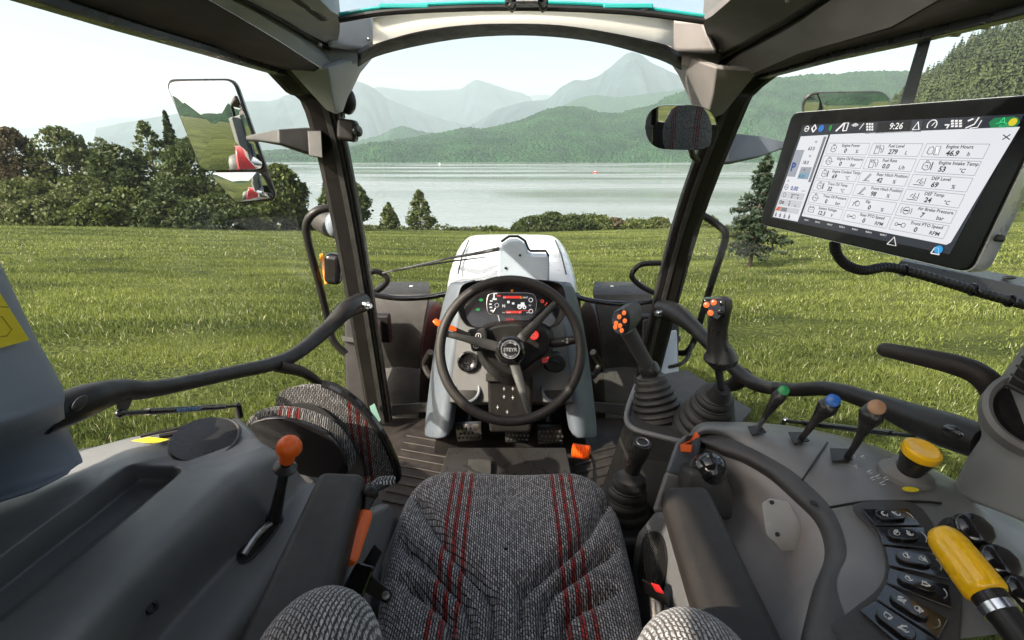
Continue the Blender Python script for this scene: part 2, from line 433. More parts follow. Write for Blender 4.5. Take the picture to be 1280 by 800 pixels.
def foliage_mat(name, c1, c2, trans=.35, scale=.9, rough=.6, pale=False):
    m, nt, b = nodes(name); L = nt.links; nt.nodes.remove(b)
    geo = N(nt, 'ShaderNodeNewGeometry')
    tc = N(nt, 'ShaderNodeTexCoord'); nz = N(nt, 'ShaderNodeTexNoise'); nz.inputs['Scale'].default_value = scale; nz.inputs['Detail'].default_value = 3
    if pale:
        mpg = N(nt, 'ShaderNodeMapping'); mpg.inputs['Scale'].default_value = (.3, 1.2, 1); L.new(tc.outputs['Object'], mpg.inputs[0]); L.new(mpg.outputs[0], nz.inputs['Vector']); nz.inputs['Detail'].default_value = 6
    else: L.new(tc.outputs['Object'], nz.inputs['Vector'])
    ad = N(nt, 'ShaderNodeMath', operation='MULTIPLY_ADD'); ad.inputs[1].default_value = .55; L.new(geo.outputs['Random Per Island'], ad.inputs[0])
    m3 = N(nt, 'ShaderNodeMapRange'); m3.inputs[1].default_value = .3; m3.inputs[2].default_value = .7; m3.inputs[3].default_value = -.05; m3.inputs[4].default_value = .5
    if pale: m3.inputs[3].default_value = -.22; m3.inputs[4].default_value = .66
    L.new(nz.outputs[0], m3.inputs[0]); L.new(m3.outputs[0], ad.inputs[2])
    mx = N(nt, 'ShaderNodeMix', data_type='RGBA'); L.new(ad.outputs[0], mx.inputs[0]); mx.inputs[6].default_value = (*c1, 1); mx.inputs[7].default_value = (*c2, 1)
    if pale:
        gt = N(nt, 'ShaderNodeMath', operation='GREATER_THAN'); gt.inputs[1].default_value = .955; L.new(geo.outputs['Random Per Island'], gt.inputs[0])
        m9 = N(nt, 'ShaderNodeMix', data_type='RGBA'); L.new(gt.outputs[0], m9.inputs[0]); L.new(mx.outputs[2], m9.inputs[6]); m9.inputs[7].default_value = (.42, .42, .26, 1); mx = m9
    d = N(nt, 'ShaderNodeBsdfPrincipled'); d.inputs['Roughness'].default_value = rough; d.inputs['Specular IOR Level'].default_value = .3
    t = N(nt, 'ShaderNodeBsdfTranslucent'); L.new(mx.outputs[2], d.inputs['Base Color']); L.new(mx.outputs[2], t.inputs[0])
    ms = N(nt, 'ShaderNodeMixShader'); ms.inputs[0].default_value = trans; L.new(d.outputs[0], ms.inputs[1]); L.new(t.outputs[0], ms.inputs[2])
    L.new(ms.outputs[0], nt.nodes['Material Output'].inputs[0]); return m
GRASSM = foliage_mat('meadow_grass', (.032, .052, .013), (.24, .285, .07), .45, .5, .5, True)
GRASSF = foliage_mat('far_meadow_grass', (.05, .075, .02), (.225, .265, .068), .45, .2, .6, True)
LEAFS = [foliage_mat('leaf_dark', (.018, .032, .010), (.07, .095, .025)), foliage_mat('leaf_mid', (.028, .048, .012), (.12, .145, .035)),
         foliage_mat('leaf_olive', (.036, .050, .014), (.12, .14, .04)), foliage_mat('leaf_brown', (.05, .042, .02), (.13, .10, .05))]
NEEDLE = foliage_mat('needles', (.008, .018, .01), (.03, .05, .024), .15)
NEEDLE2 = foliage_mat('hill_forest', (.012, .022, .009), (.065, .085, .028), .2, .05)
BARK = plastic('bark', (.07, .055, .042), .9, bump=1, bscale=30, var=.35)

def quads(c, size, up_bias=0.0, aspect=1.6, rng=RNG):
    """one randomly turned leaf-shaped quad at every centre"""
    n = len(c)
    a = rng.normal(size=(n, 3)); a /= np.linalg.norm(a, axis=1, keepdims=True)
    b = rng.normal(size=(n, 3)); b -= a*(a*b).sum(1, keepdims=True); b /= np.linalg.norm(b, axis=1, keepdims=True)
    s = np.asarray(size).reshape(-1, 1)*np.ones((n, 1))
    p = np.stack([c-a*s*.5*aspect, c+b*s*.5, c+a*s*.5*aspect, c-b*s*.5], 1)
    return p.reshape(-1, 3)

def crown_env(t, style):
    if style == 'round': return math.sin(math.pi*min(max(.14+.84*t, 0), 1))**.62
    if style == 'column': return ((1-t)**.8*.95+.03)*min(1, .45+t*3)
    if style == 'loose': return (.7*math.sin(math.pi*(.15+.83*t))+.12)
    return math.sqrt(max(1-t*t*.95, .02))
def crown_points(n, h, rad, base, seed, style):
    r = np.random.default_rng(seed)
    nb = {'round': 70, 'loose': 46, 'column': 60, 'shrub': 40}[style]; blobs = []
    ph = r.uniform(0, 6.28, 3)
    for i in range(nb):
        t = r.uniform(0, 1)**.9; ang = r.uniform(0, 2*math.pi)
        env = crown_env(t, style)*(1+.18*math.sin(2*ang+ph[0]+5*t)+.12*math.sin(3*ang+ph[1]))
        q = env*rad*math.sqrt(r.uniform(.05, 1))
        br = rad*r.uniform(.13, .30)*(.45+.55*env)*(.75 if style in ('loose', 'column') else 1)
        blobs.append((q*math.cos(ang), q*math.sin(ang), base+(h-base)*(.03+.93*t), br))
    blobs = np.array(blobs)
    wgt = blobs[:, 3]**1.6; k = r.choice(nb, n, p=wgt/wgt.sum())
    d = r.normal(size=(n, 3)); d /= np.linalg.norm(d, axis=1, keepdims=True)
    rr = blobs[k, 3:4]*(r.uniform(0, 1, (n, 1))**.5)*np.abs(r.normal(1, .25, (n, 1)))
    pts = blobs[k, :3] + d*rr*np.array([1, 1, .85])
    m = int(n*.22)                                    # loose sprays all through the crown
    t = r.uniform(0, 1, m); ang = r.uniform(0, 6.283, m); env = np.array([crown_env(q, style) for q in t])
    q = env*rad*np.sqrt(r.uniform(.2, 1.15, m))
    pts[:m] = np.stack([q*np.cos(ang), q*np.sin(ang), base+(h-base)*(.01+.98*t)], 1)
    return pts, blobs

def trunk_mesh(h, r0, blobs, seed, lean=0):
    mb = MB(); rr = random.Random(seed)
    top = Vector((lean, 0, h))
    path = [Vector((0, 0, -.4)), Vector((.0, 0, h*.15)), Vector((lean*.4+rr.uniform(-.1, .1), rr.uniform(-.1, .1), h*.5)), top]
    mb.tube(path, [r0*1.25, r0, r0*.7, r0*.12], 8, smooth=4)
    for b in list(blobs)[:9]:
        z0 = max(min(b[2]*.6, h*.8), h*.1)
        mb.tube([(lean*z0/h, 0, z0), (b[0]*.5, b[1]*.5, (z0+b[2])/2+.2), (b[0], b[1], b[2])], [r0*.35, r0*.22, r0*.06], 5, smooth=3)
    return mb

def broadleaf(name, label, cat, x, y, h, rad, style, mat, n, leaf, seed, group):
    z = gz(x, y); t = thing(name, label, cat, (x, y, z), group)
    base = h*.12 if style in ('round', 'loose') else h*.03
    pts, blobs = crown_points(n, h, rad, base, seed, style)
    tm = trunk_mesh(h*.9, max(h*.016, .03), blobs, seed)
    for i in range(len(tm.v)): tm.v[i] += t.location
    obj('trunk' if style != 'shrub' else 'stem', tm, BARK, t)
    r = np.random.default_rng(seed+1)
    q = quads(pts + np.array(t.location), leaf*r.uniform(.6, 1.4, n), rng=r)
    np_mesh('crown', q, 4, mat, t)
    return t
GT = 'trees along the left edge of the meadow'
def by_px(cx, top, hw, Y):
    x = (cx-CX)/F_PX*(Y*CP + 10*SP)
    p = W(cx, top, Y=Y); x = p.x
    z = gz(x, Y); dep = Y*CP - (z-CAM_Z)*SP
    return x, p.z - z, hw/F_PX*dep
LEFT = [
 (6, 158, 30, 78, 'round', 3, 'brownish broadleaf tree cut off by the left edge of the photo'),
 (68, 157, 38, 80, 'round', 2, 'olive round-crowned broadleaf tree second from the left edge'),
 (140, 180, 38, 72, 'round', 0, 'dark dense broadleaf tree between the olive round tree and the tall loose tree'),
 (178, 150, 26, 84, 'loose', 1, 'tall loose tree with sky showing through its crown left of the spire-shaped tree'),
 (205, 137, 17, 86, 'column', 0, 'tall narrow spire-shaped tree just left of the big exterior mirror'),
 (246, 172, 50, 71, 'round', 0, 'big dark broadleaf tree standing behind the left exterior mirror'),
 (302, 205, 42, 69, 'round', 0, 'dark broadleaf tree below the right edge of the left exterior mirror'),
 (345, 205, 30, 66, 'round', 1, 'free-standing green tree in front of the lake right of the left exterior mirror'),
 (432, 222, 24, 75, 'round', 1, 'small green tree half hidden behind the left front cab pillar'),
]
for i, (cx, top, hw, Y, st, mi, lab) in enumerate(LEFT):
    x, h, rad = by_px(cx, top, hw, Y)
    broadleaf('broadleaf_tree', lab, 'tree', x, Y, h, rad, st, LEAFS[mi], 9000 if st != 'loose' else 3600, .36, 100+i, GT)
SHR = [
 (28, 222, 44, 66, 2, 'olive bush low at the left edge of the photo'), (95, 220, 42, 65, 2, 'olive bush under the round-crowned tree'),
 (60, 246, 46, 60, 2, 'low spreading bush in front of the two olive bushes at far left'), (120, 248, 34, 59, 1, 'low green bush in front of the dark dense tree'),
 (158, 236, 36, 62, 1, 'green bush under the tall loose tree'), (205, 244, 40, 61, 0, 'dark bush below the spire-shaped tree'),
 (258, 246, 46, 60, 0, 'dark wide bush at the foot of the tree behind the left mirror'), (372, 258, 18, 68, 2, 'pale olive bush beside the free-standing tree at the lake'),
 (318, 268, 22, 62, 2, 'low olive bush at the foot of the free-standing lakeside tree')]
for i, (cx, top, hw, Y, mi, lab) in enumerate(SHR):
    x, h, rad = by_px(cx, top, hw, Y)
    broadleaf('bush', lab, 'bush', x, Y, h, rad, 'shrub', LEAFS[mi], 4600, .30, 200+i, 'bushes under the trees on the left')
MID = [
 (485, 253, 15, 88, 'column', 1, 'broadleaf_tree', 'smaller of the two pointed trees by the lake left of the hood'),
 (523, 237, 23, 86, 'column', 1, 'broadleaf_tree', 'larger of the two pointed trees by the lake left of the hood'),
 (405, 228, 12, 84, 'column', 1, 'broadleaf_tree', 'thin young tree just left of the left front cab pillar'),
 (616, 285, 14, 92, 'shrub', 1, 'bush', 'single small round bush on the shore behind the hood'),
 (668, 270, 26, 90, 'shrub', 0, 'bush', 'leftmost bush of the lakeside belt right of the hood'),
 (690, 265, 22, 91, 'shrub', 0, 'bush', 'tallest dark bush near the left end of the lakeside belt'),
 (716, 269, 27, 90, 'shrub', 0, 'bush', 'dark bush right of the tallest one in the lakeside belt'),
 (743, 270, 26, 92, 'shrub', 1, 'bush', 'bush in the middle of the lakeside belt'),
 (768, 272, 18, 93, 'loose', 3, 'bush', 'thin half-bare bush of the lakeside belt'),
 (796, 275, 26, 93, 'shrub', 1, 'bush', 'low green bush right of the half-bare one in the belt'),
 (822, 272, 18, 94, 'shrub', 2, 'bush', 'olive bush left of the right front cab pillar'),
 (884, 270, 17, 92, 'shrub', 1, 'bush', 'green bush by the lake right of the right front cab pillar'),
 (1262, 200, 34, 92, 'round', 2, 'broadleaf_tree', 'olive tree at the far right behind the monitor edge'),
 (1225, 225, 30, 96, 'round', 1, 'broadleaf_tree', 'green tree at the meadow edge mostly hidden by the monitor'),
]
for i, (cx, top, hw, Y, st, mi, nm, lab) in enumerate(MID):
    x, h, rad = by_px(cx, top, hw, Y)
    broadleaf(nm, lab, 'tree' if 'tree' in nm else 'bush', x, Y, h, rad, st, LEAFS[mi], 4200 if st != 'loose' else 1300, .30, 300+i, 'trees and bushes on the lake shore')
for i, (cx, top, hw, lab) in enumerate([(100, 168, 9, 'narrow hazy tree far off between the two left tree crowns'), (123, 172, 14, 'rounder hazy tree far off left of the dark dense tree')]):
    p = W(cx, top, Y=260); x = p.x
    t = broadleaf('distant_tree', lab, 'tree', x, 260, p.z-gz(x, 260), hw/F_PX*245, 'column' if i == 0 else 'round', LEAFS[1], 1500, .9, 400+i, 'far trees beyond the left tree line')

def conifer(name, label, x, y, h, rad, seed):
    z = gz(x, y); t = thing(name, label, 'tree', (x, y, z)); o = t.location; r = random.Random(seed); rn = np.random.default_rng(seed)
    tm = MB().tube([o+V(0, 0, -.3), o+V(0, 0, h*.5), o+V(.04, 0, h)], [h*.02, h*.013, h*.002], 8)
    cs, ss = [], []
    lev = 27
    for i in range(lev):
        f = i/(lev-1); zz = h*(.17+.82*f); L = rad*(1-f)**.85*(.88 if i > 4 else .6+.07*i)+.05
        for k in range(r.randint(4, 7)):
            a = r.uniform(0, 6.283); l = L*r.uniform(.55, 1.12); dirv = V(math.cos(a), math.sin(a), 0)
            pts = [o+V(0, 0, zz), o+dirv*l*.5+V(0, 0, zz-l*.10), o+dirv*l+V(0, 0, zz-l*.22+.06*l)]
            tm.tube(pts, [.018, .012, .004], 4, smooth=2)
            m = int(34*l/rad)+8
            u = rn.uniform(.12, 1, m)
            side = V(-math.sin(a), math.cos(a), 0)
            for q in u:
                p = pts[0].lerp(pts[1], q*2) if q < .5 else pts[1].lerp(pts[2], q*2-1)
                wd = .20*l*(1-q*.7)
                cs.append(p + side*r.uniform(-wd, wd) + V(0, 0, r.uniform(-.12, .02))); ss.append(r.uniform(.06, .12))
    obj('trunk', tm, BARK, t)
    np_mesh('crown', quads(np.array([tuple(c) for c in cs]), np.array(ss), aspect=2.6, rng=rn), 4, NEEDLE, t)
p = W(937, 334, Z=-4.2)
Ysp = 24.0
for _ in range(30): Ysp = W(937, 334, Z=gz(W(937, 334, Y=Ysp).x, Ysp)).y
xs = W(937, 334, Y=Ysp).x
conifer('spruce_tree', 'dark green spruce standing alone in the meadow left of the monitor', xs, Ysp, W(937, 190, Y=Ysp).z - gz(xs, Ysp), 58/F_PX*Ysp, 5)

# grass ------------------------------------------------------------
def blades(name, mat, r0, r1, dens, hmin, hmax, wid, seed, lab):
    r = np.random.default_rng(seed)
    amax = R(66); area = amax*(r1*r1-r0*r0); n = int(area*dens)
    rr = np.sqrt(r.uniform(r0*r0, r1*r1, n)); a = r.uniform(-amax, amax, n)
    x, y = rr*np.sin(a), rr*np.cos(a)
    keep = ~((np.abs(x) < .95) & (y < 5)) & (y > -.5) & (y < 92)
    # clumps: drop blades and lower them by a patchy field
    pat = np.sin(x*.9+2*np.sin(y*.35))*np.sin(y*1.7+1.5*np.sin(x*.5)) + .6*np.sin(x*2.9+y*.7)*np.sin(y*3.7-x*.4) + .5*np.sin(x*.23+.4)*np.sin(y*.5)
    keep &= (pat + r.normal(0, .5, n)) > -.85
    x, y, pat = x[keep], y[keep], pat[keep]; n = len(x); z = ground_z(x, y)
    h = r.uniform(hmin, hmax, n)*(1+.26*np.clip(pat, -1.5, 1.5)); ang = r.uniform(0, 2*np.pi, n); le = np.abs(r.normal(0, .45, n))*h
    w_ = wid*r.uniform(.6, 1.4, n)
    side = np.stack([np.cos(ang), np.sin(ang), 0*ang], 1)*w_[:, None]/2
    la = r.uniform(0, 2*np.pi, n); ld = np.stack([np.cos(la), np.sin(la), 0*la], 1)
    b = np.stack([x, y, z-.02], 1); mid = b + ld*(le*.35)[:, None] + np.stack([0*h, 0*h, h*.6], 1)
    tip = b + ld*le[:, None] + np.stack([0*h, 0*h, h], 1)
    v = np.stack([b-side, b+side, mid+side*.8, tip, mid-side*.8], 1).reshape(-1, 3)
    o = np_mesh(name, v, 5, mat); o['kind'] = 'stuff'
    return o
blades('grass', GRASSM, 1.2, 9, 2200, .035, .095, .0065, 11, '')
blades('grass', GRASSM, 9, 26, 360, .05, .12, .015, 12, '')
blades('grass', GRASSF, 26, 100, 32, .07, .15, .05, 13, '')
# reeds on the shore
def reeds():
    r = np.random.default_rng(21); n = 9000
    x = r.uniform(-48, 62, n); y = r.uniform(91, 99, n) + 1.2*np.sin(x*.3); z = ground_z(x, y)
    hh = (.5+.5*np.sin(x*.55)*np.sin(x*.17+1)+r.uniform(0, .6, n))
    c = np.stack([x, y, z+hh*r.uniform(0, 1, n)], 1)
    o = np_mesh('shore_vegetation', quads(c, r.uniform(.2, .5, n), rng=r), 4, LEAFS[2]); o['kind'] = 'stuff'
reeds()

# lake ----------------------------------------------------------------
def water():
    m, nt, b = nodes('lake_water'); L = nt.links
    b.inputs['Base Color'].default_value = (.20, .225, .22, 1); b.inputs['Roughness'].default_value = .12; b.inputs['IOR'].default_value = 1.45
    tc = N(nt, 'ShaderNodeTexCoord'); mp = N(nt, 'ShaderNodeMapping'); mp.inputs['Scale'].default_value = (.12, .5, 1); L.new(tc.outputs['Object'], mp.inputs[0])
    nz = N(nt, 'ShaderNodeTexNoise'); nz.inputs['Scale'].default_value = 1; nz.inputs['Detail'].default_value = 6; L.new(mp.outputs[0], nz.inputs['Vector'])
    mp2 = N(nt, 'ShaderNodeMapping'); mp2.inputs['Scale'].default_value = (.003, .02, 1); L.new(tc.outputs['Object'], mp2.inputs[0])
    n2 = N(nt, 'ShaderNodeTexNoise'); n2.inputs['Scale'].default_value = 1; n2.inputs['Detail'].default_value = 4; L.new(mp2.outputs[0], n2.inputs['Vector'])
    rp = N(nt, 'ShaderNodeMapRange'); rp.inputs[1].default_value = .4; rp.inputs[2].default_value = .62; rp.inputs[3].default_value = .05; rp.inputs[4].default_value = .28; L.new(n2.outputs[0], rp.inputs[0])
    L.new(rp.outputs[0], b.inputs['Roughness'])
    bp = N(nt, 'ShaderNodeBump'); bp.inputs['Strength'].default_value = .06; bp.inputs['Distance'].default_value = .2
    L.new(nz.outputs[0], bp.inputs['Height']); L.new(bp.outputs[0], b.inputs['Normal'])
    mb = MB(); ys = [100, 160, 300, 600, 900, 1300, 1700]
    rows = [[V(-y*1.6-60, y, LAKE_Z), V(0, y, LAKE_Z), V(y*1.6+60, y, LAKE_Z)] for y in ys]
    mb.loft(rows); obj('lake', mb, m, smooth=0, kind='structure')
water()

# hills and mountains ---------------------------------------------------
def hill_mat(name, dark, light, scale, rock=None, grass=None, bump=6.0):
    m, nt, b = nodes(name); L = nt.links
    tc = N(nt, 'ShaderNodeTexCoord')
    n1 = N(nt, 'ShaderNodeTexNoise'); n1.inputs['Scale'].default_value = scale; n1.inputs['Detail'].default_value = 9; n1.inputs['Roughness'].default_value = .7
    L.new(tc.outputs['Object'], n1.inputs['Vector'])
    n2 = N(nt, 'ShaderNodeTexVoronoi'); n2.inputs['Scale'].default_value = .16; L.new(tc.outputs['Object'], n2.inputs['Vector'])
    rp = N(nt, 'ShaderNodeValToRGB'); L.new(n1.outputs[0], rp.inputs[0])
    rp.color_ramp.elements[0].position = .38; rp.color_ramp.elements[0].color = (*dark, 1)
    rp.color_ramp.elements[1].position = .66; rp.color_ramp.elements[1].color = (*light, 1)
    if grass:
        e = rp.color_ramp.elements.new(.72); e.color = (*grass, 1)
    rv = N(nt, 'ShaderNodeMapRange'); rv.inputs[1].default_value = 0; rv.inputs[2].default_value = .8; rv.inputs[3].default_value = 1.25; rv.inputs[4].default_value = .55
    L.new(n2.outputs['Distance'], rv.inputs[0])
    mx = N(nt, 'ShaderNodeMix', data_type='RGBA', blend_type='MULTIPLY'); mx.inputs[0].default_value = .8
    L.new(rp.outputs[0], mx.inputs[6]); L.new(rv.outputs[0], mx.inputs[7]); L.new(mx.outputs[2], b.inputs['Base Color'])
    b.inputs['Roughness'].default_value = 1; b.inputs['Specular IOR Level'].default_value = .05
    bp = N(nt, 'ShaderNodeBump'); bp.inputs['Strength'].default_value = 1; bp.inputs['Distance'].default_value = bump; bp.invert = True
    L.new(n2.outputs['Distance'], bp.inputs['Height']); L.new(bp.outputs[0], b.inputs['Normal'])
    return m
HM_E = hill_mat('wooded_hill', (.006, .026, .010), (.024, .078, .024), .012, grass=(.11, .155, .04))
HM_C = hill_mat('far_wooded_hill', (.008, .035, .02), (.024, .07, .034), .006)
HM_M = hill_mat('mountain_rock', (.010, .028, .032), (.036, .06, .064), .004, bump=3)

def ridge(name, sky_px, D, depth, mat, rough=.06, spike=0, cols=220, rows=40, base=LAKE_Z-1, power=1.0, curve=0.0, seed=0, back=.25):
    xs = [p[0] for p in sky_px]; ys = [p[1] for p in sky_px]
    px = np.linspace(xs[0], xs[-1], cols); py = np.interp(px, xs, ys)
    k = np.ones(5)/5; py = np.convolve(np.pad(py, 2, 'edge'), k, 'valid')
    mb = MB(); rws = []
    for i in range(rows):
        s = i/(rows-1)*(1+back)
        row = []
        for j in range(cols):
            Yc = D*(1+curve*((px[j]-CX)/640)**2)
            c = W(px[j], py[j], Y=Yc); H = c.z-base
            y = Yc - depth*(1-s); x = c.x*(y/Yc)**.9
            pr = (s**power if s <= 1 else 1-((s-1)/back)**1.5*.5)
            nz = noise.fractal(Vector((x/(H*1.4+60)+seed, y/(H*1.4+60), seed)), .9, 2.1, 6)
            z = base + H*pr + rough*H*nz*(1.2 if 0 < s < .96 else .3)*min(s*4, 1)*(1 if s < .96 else .4)
            if spike: z += spike*(noise.noise(Vector((x*.13, y*.13, seed)))*.6+abs(noise.noise(Vector((x*.31, y*.31, seed+5))))*.9)*min(s*8, 1)
            row.append(V(x, y, z))
        rws.append(row)
    mb.loft(rws); return obj(name, mb, mat, smooth=180, kind='structure')
ridge('wooded_hills', [(180, 196), (300, 191), (345, 188), (400, 187), (437, 184), (490, 176), (524, 171), (557, 165), (587, 159), (602, 162), (625, 157), (659, 148), (677, 139), (700, 134), (726, 134), (749, 141), (775, 142), (797, 135), (820, 131), (831, 122), (857, 114), (900, 106), (942, 101), (957, 98), (980, 97), (1010, 93), (1044, 93), (1074, 90), (1130, 89), (1200, 100), (1320, 120), (1450, 150)],
      1500, 430, HM_E, .05, 7, 520, 90, seed=1, power=.8)
ridge('wooded_hills', [(430, 190), (449, 181), (475, 178), (494, 179), (530, 182), (545, 181), (600, 175), (700, 170), (800, 168), (860, 172), (900, 175), (1000, 170), (1100, 176)],
      1180, 150, HM_E, .05, 7, 360, 40, seed=8, power=.7)
ridge('far_hills', [(330, 200), (400, 188), (449, 176), (475, 169), (494, 159), (505, 157), (520, 163), (539, 166), (580, 172), (640, 185), (700, 196)], 2200, 300, HM_C, .06, 6, 160, 30, seed=2)
ridge('far_hills', [(600, 185), (650, 160), (690, 138), (707, 131), (726, 121), (749, 118), (771, 122), (805, 118), (850, 112), (900, 104), (960, 120), (1040, 150)], 2900, 600, HM_C, .06, 6, 200, 40, seed=3)
ridge('mountains', [(540, 190), (575, 165), (599, 150), (625, 135), (655, 127), (685, 124), (700, 109), (719, 99), (730, 101), (745, 97), (760, 86), (775, 73), (782, 66), (792, 64), (803, 68), (812, 77), (831, 86), (850, 94), (890, 110), (950, 135), (1030, 160)],
      4000, 1200, HM_M, .10, 0, 260, 60, seed=4, power=.9)
ridge('mountains', [(120, 160), (200, 145), (260, 136), (310, 125), (337, 126), (367, 119), (405, 112), (441, 99), (462, 106), (486, 124), (524, 139), (557, 150), (584, 156), (640, 178), (700, 195)], 4400, 1000, HM_M, .09, 0, 260, 50, seed=5)
ridge('mountains', [(380, 125), (475, 108), (509, 113), (550, 112), (576, 111), (587, 103), (595, 98), (610, 103), (636, 112), (655, 116), (662, 124), (700, 150), (760, 175)], 5400, 1100, HM_M, .09, 0, 200, 50, seed=6)
ridge('mountains', [(-80, 165), (10, 161), (94, 155), (150, 146), (220, 150), (330, 150), (450, 150), (560, 150), (640, 140), (655, 124), (662, 116), (670, 120), (677, 119), (689, 116), (700, 124), (760, 150), (900, 160)], 6600, 1100, HM_M, .06, 0, 220, 40, seed=9)

# near forested hill on the right: slope as setting, its conifers as one mass
FS = [(985, 252), (1040, 215), (1090, 160), (1130, 122), (1150, 108), (1167, 100), (1186, 80), (1205, 66), (1231, 52), (1257, 44), (1290, 36), (1350, 20), (1450, 0), (1600, -20)]
FD, FDEP = 330, 215
ridge('forest_hill', FS, FD, FDEP, HM_E, .0, 0, 120, 40, base=-13, power=.85, seed=7)
def forest():
    r = np.random.default_rng(31); tris = []
    n = 2600
    xs = [p[0] for p in FS]; ys = [p[1] for p in FS]
    for i in range(n):
        px = r.uniform(985, 1420); s = r.uniform(.04, 1.0)
        c = W(px, float(np.interp(px, xs, ys)), Y=FD); H = c.z+13
        y = FD - FDEP*(1-s); x = c.x*(y/FD)**.9; z = -13 + H*s**.85
        h = r.uniform(7, 13)*(1 if s > .1 else .7); rad = h*r.uniform(.16, .26)
        lev = 9
        for k in range(lev):
            f = k/lev; zz = z + h*(.08+.9*f); L = rad*(1-f)**.85+.15
            for q in range(7):
                a = r.uniform(0, 6.283); l = L*r.uniform(.6, 1.2); dx, dy = math.cos(a), math.sin(a); wd = l*.42
                tris += [(x-dy*wd*.3, y+dx*wd*.3, zz+h*.07), (x+dy*wd*.3, y-dx*wd*.3, zz+h*.07), (x+dx*l+dy*wd, y+dy*l-dx*wd, zz-l*.3), (x+dx*l-dy*wd, y+dy*l+dx*wd, zz-l*.3)]
    o = np_mesh('forest', tris, 4, NEEDLE2); o['kind'] = 'stuff'
forest()
# hill behind the tractor, seen only in the mirrors
mb = MB(); rws = []
for i in range(14):
    s = i/13; rws.append([V(x, -330-300*s, -3+ (46+9*math.sin(x*.013+1)+7*math.sin(x*.05))*math.sin(s*math.pi/2) + 5*noise.noise(V(x*.035, s*4, 0))) for x in np.linspace(-520, 420, 260)])
mb.loft(rws); obj('wooded_hills', mb, HM_E, smooth=180, kind='structure')

# small boats and islet on the lake
def boat(px, py, label, hull_m, L, sail=0):
    p = W(px, py, Z=LAKE_Z); t = thing('boat', label, 'boat', p, 'boats far out on the lake')
    mb = MB(); rows = []
    for k in range(7):
        f = k/6*2-1; wd = L*.16*(1-f**4 if f < 0 else (1-f**2)); 
        rows.append([p+V(f*L/2, -wd-.01, L*.16+.05*f*f*L), p+V(f*L/2, -wd*.5, -.1), p+V(f*L/2, wd*.5, -.1), p+V(f*L/2, wd+.01, L*.16+.05*f*f*L)])
    mb.loft(rows, True, True); obj('hull', mb, hull_m, t)
    if sail:
        obj('mast', MB().tube([p, p+V(0, 0, sail)], .06, 6), CHROME, t)
        obj('sail', MB().prism([p+V(.1, 0, 1), p+V(L*.45, 0, 1.1), p+V(.1, 0, sail*.95)], (0, .03, 0)), WHITEP, t)
    else:
        obj('cabin', MB().box(p+V(-L*.05, 0, L*.22), (L*.35, L*.2, L*.14), taper=.8), WHITEP, t)
boat(744, 215.5, 'tiny red motorboat far out on the lake in front of the wooded hills', REDP, 4.5)
boat(549, 205.5, 'tiny sailing boat far out on the left part of the lake', WHITEP, 4, 4)
mb = MB(); p = W(470, 207.5, Z=LAKE_Z); mb.ell(p, (46, 7, .8)); obj('islet', mb, HM_E, smooth=180, kind='structure')

# air ------------------------------------------------------------------
def haze():
    m = bpy.data.materials.new('thin_haze'); m.use_nodes = True; nt = m.node_tree; nt.nodes.clear()
    out = N(nt, 'ShaderNodeOutputMaterial'); v = N(nt, 'ShaderNodeVolumePrincipled')
    v.inputs['Color'].default_value = (.76, .90, .97, 1); v.inputs['Density'].default_value = 1.2e-4; v.inputs['Anisotropy'].default_value = 0
    nt.links.new(v.outputs[0], out.inputs['Volume'])
    me_top = 1000
    mb = MB().box((0, 0, (me_top-19.5)/2), (16000, 15400, me_top+19.5))
    o = obj('haze', mb, m, smooth=0, kind='stuff')
haze()
# ================================================================== THE CAB
def P(lst, **kw):
    """pixel list -> points; an entry may carry its own plane: (px, py, 'Z', .7)"""
    out = []
    for q in lst:
        if len(q) == 4: out.append(W(q[0], q[1], **{q[2]: q[3]}))
        else: out.append(W(q[0], q[1], **kw))
    return out
def bar(mb, path, w, d, ax=(1,0,0), ay=(0,1,0), mi=0):
    ax, ay = Vector(ax), Vector(ay); ws = lerp_list(w, len(path)); ds = lerp_list(d, len(path))
    rows = [[p-ax*a/2-ay*b/2, p+ax*a/2-ay*b/2, p+ax*a/2+ay*b/2, p-ax*a/2+ay*b/2] for p, a, b in zip(path, ws, ds)]
    return mb.loft(rows, True, True, mi)
def screw(mb, p, n, r=.006, mi=0): mb.lathe(p, n, [(r, 0), (r, .003), (r*.6, .0045), (0, .0045)], 12, mi)

# floor -------------------------------------------------------------
mb = MB().box((0, 1.16, -.03), (1.36, 1.9, .06))
for k in range(9): mb.box((-.33, 1.46+k*.055, .004), (.34, .016, .012), Matrix.Rotation(R(-16), 3, 'Z'))
for k in range(9): mb.box((.42, 1.40+k*.055, .004), (.34, .016, .012), Matrix.Rotation(R(22), 3, 'Z'))
obj('cab_floor', mb, MAT_, bevel=.004, kind='structure')

# frame -------------------------------------------------------------
fr = thing('tractor_cab', 'dark cab structure of two front pillars, grey moulded roof lining and arched windscreen header', 'tractor cab', (0, 1.9, 0))
LP = spline(P([(357, 86, 'X', -.69), (384, 116, 'X', -.66), (407, 142, 'X', -.64), (437, 280, 'X', -.63), (462, 430, 'X', -.63), (477, 524, 'X', -.63)]), 4)
RP = spline(P([(950, 92, 'X', .80), (921, 116, 'X', .76), (905, 145, 'X', .735), (855, 282, 'X', .70), (817, 430, 'X', .675), (796, 520, 'X', .66)]), 4)
for path, s in ((LP, 1), (RP, -1)):
    mb = MB(); bar(mb, path, [.09, .085, .08, .08], .07)
    p = obj('pillar', mb, PAINT, fr, bevel=.008, seg=3)
    m2 = MB(); bar(m2, [q+V(s*.047, -.012, 0) for q in path], .012, .03); bar(m2, [q+V(s*.018, -.038, 0) for q in path], .02, .01)
    bar(m2, [q+V(-s*.052, .0, 0) for q in path], .016, .05)
    obj('seal', m2, RUBBER, p, bevel=.003)
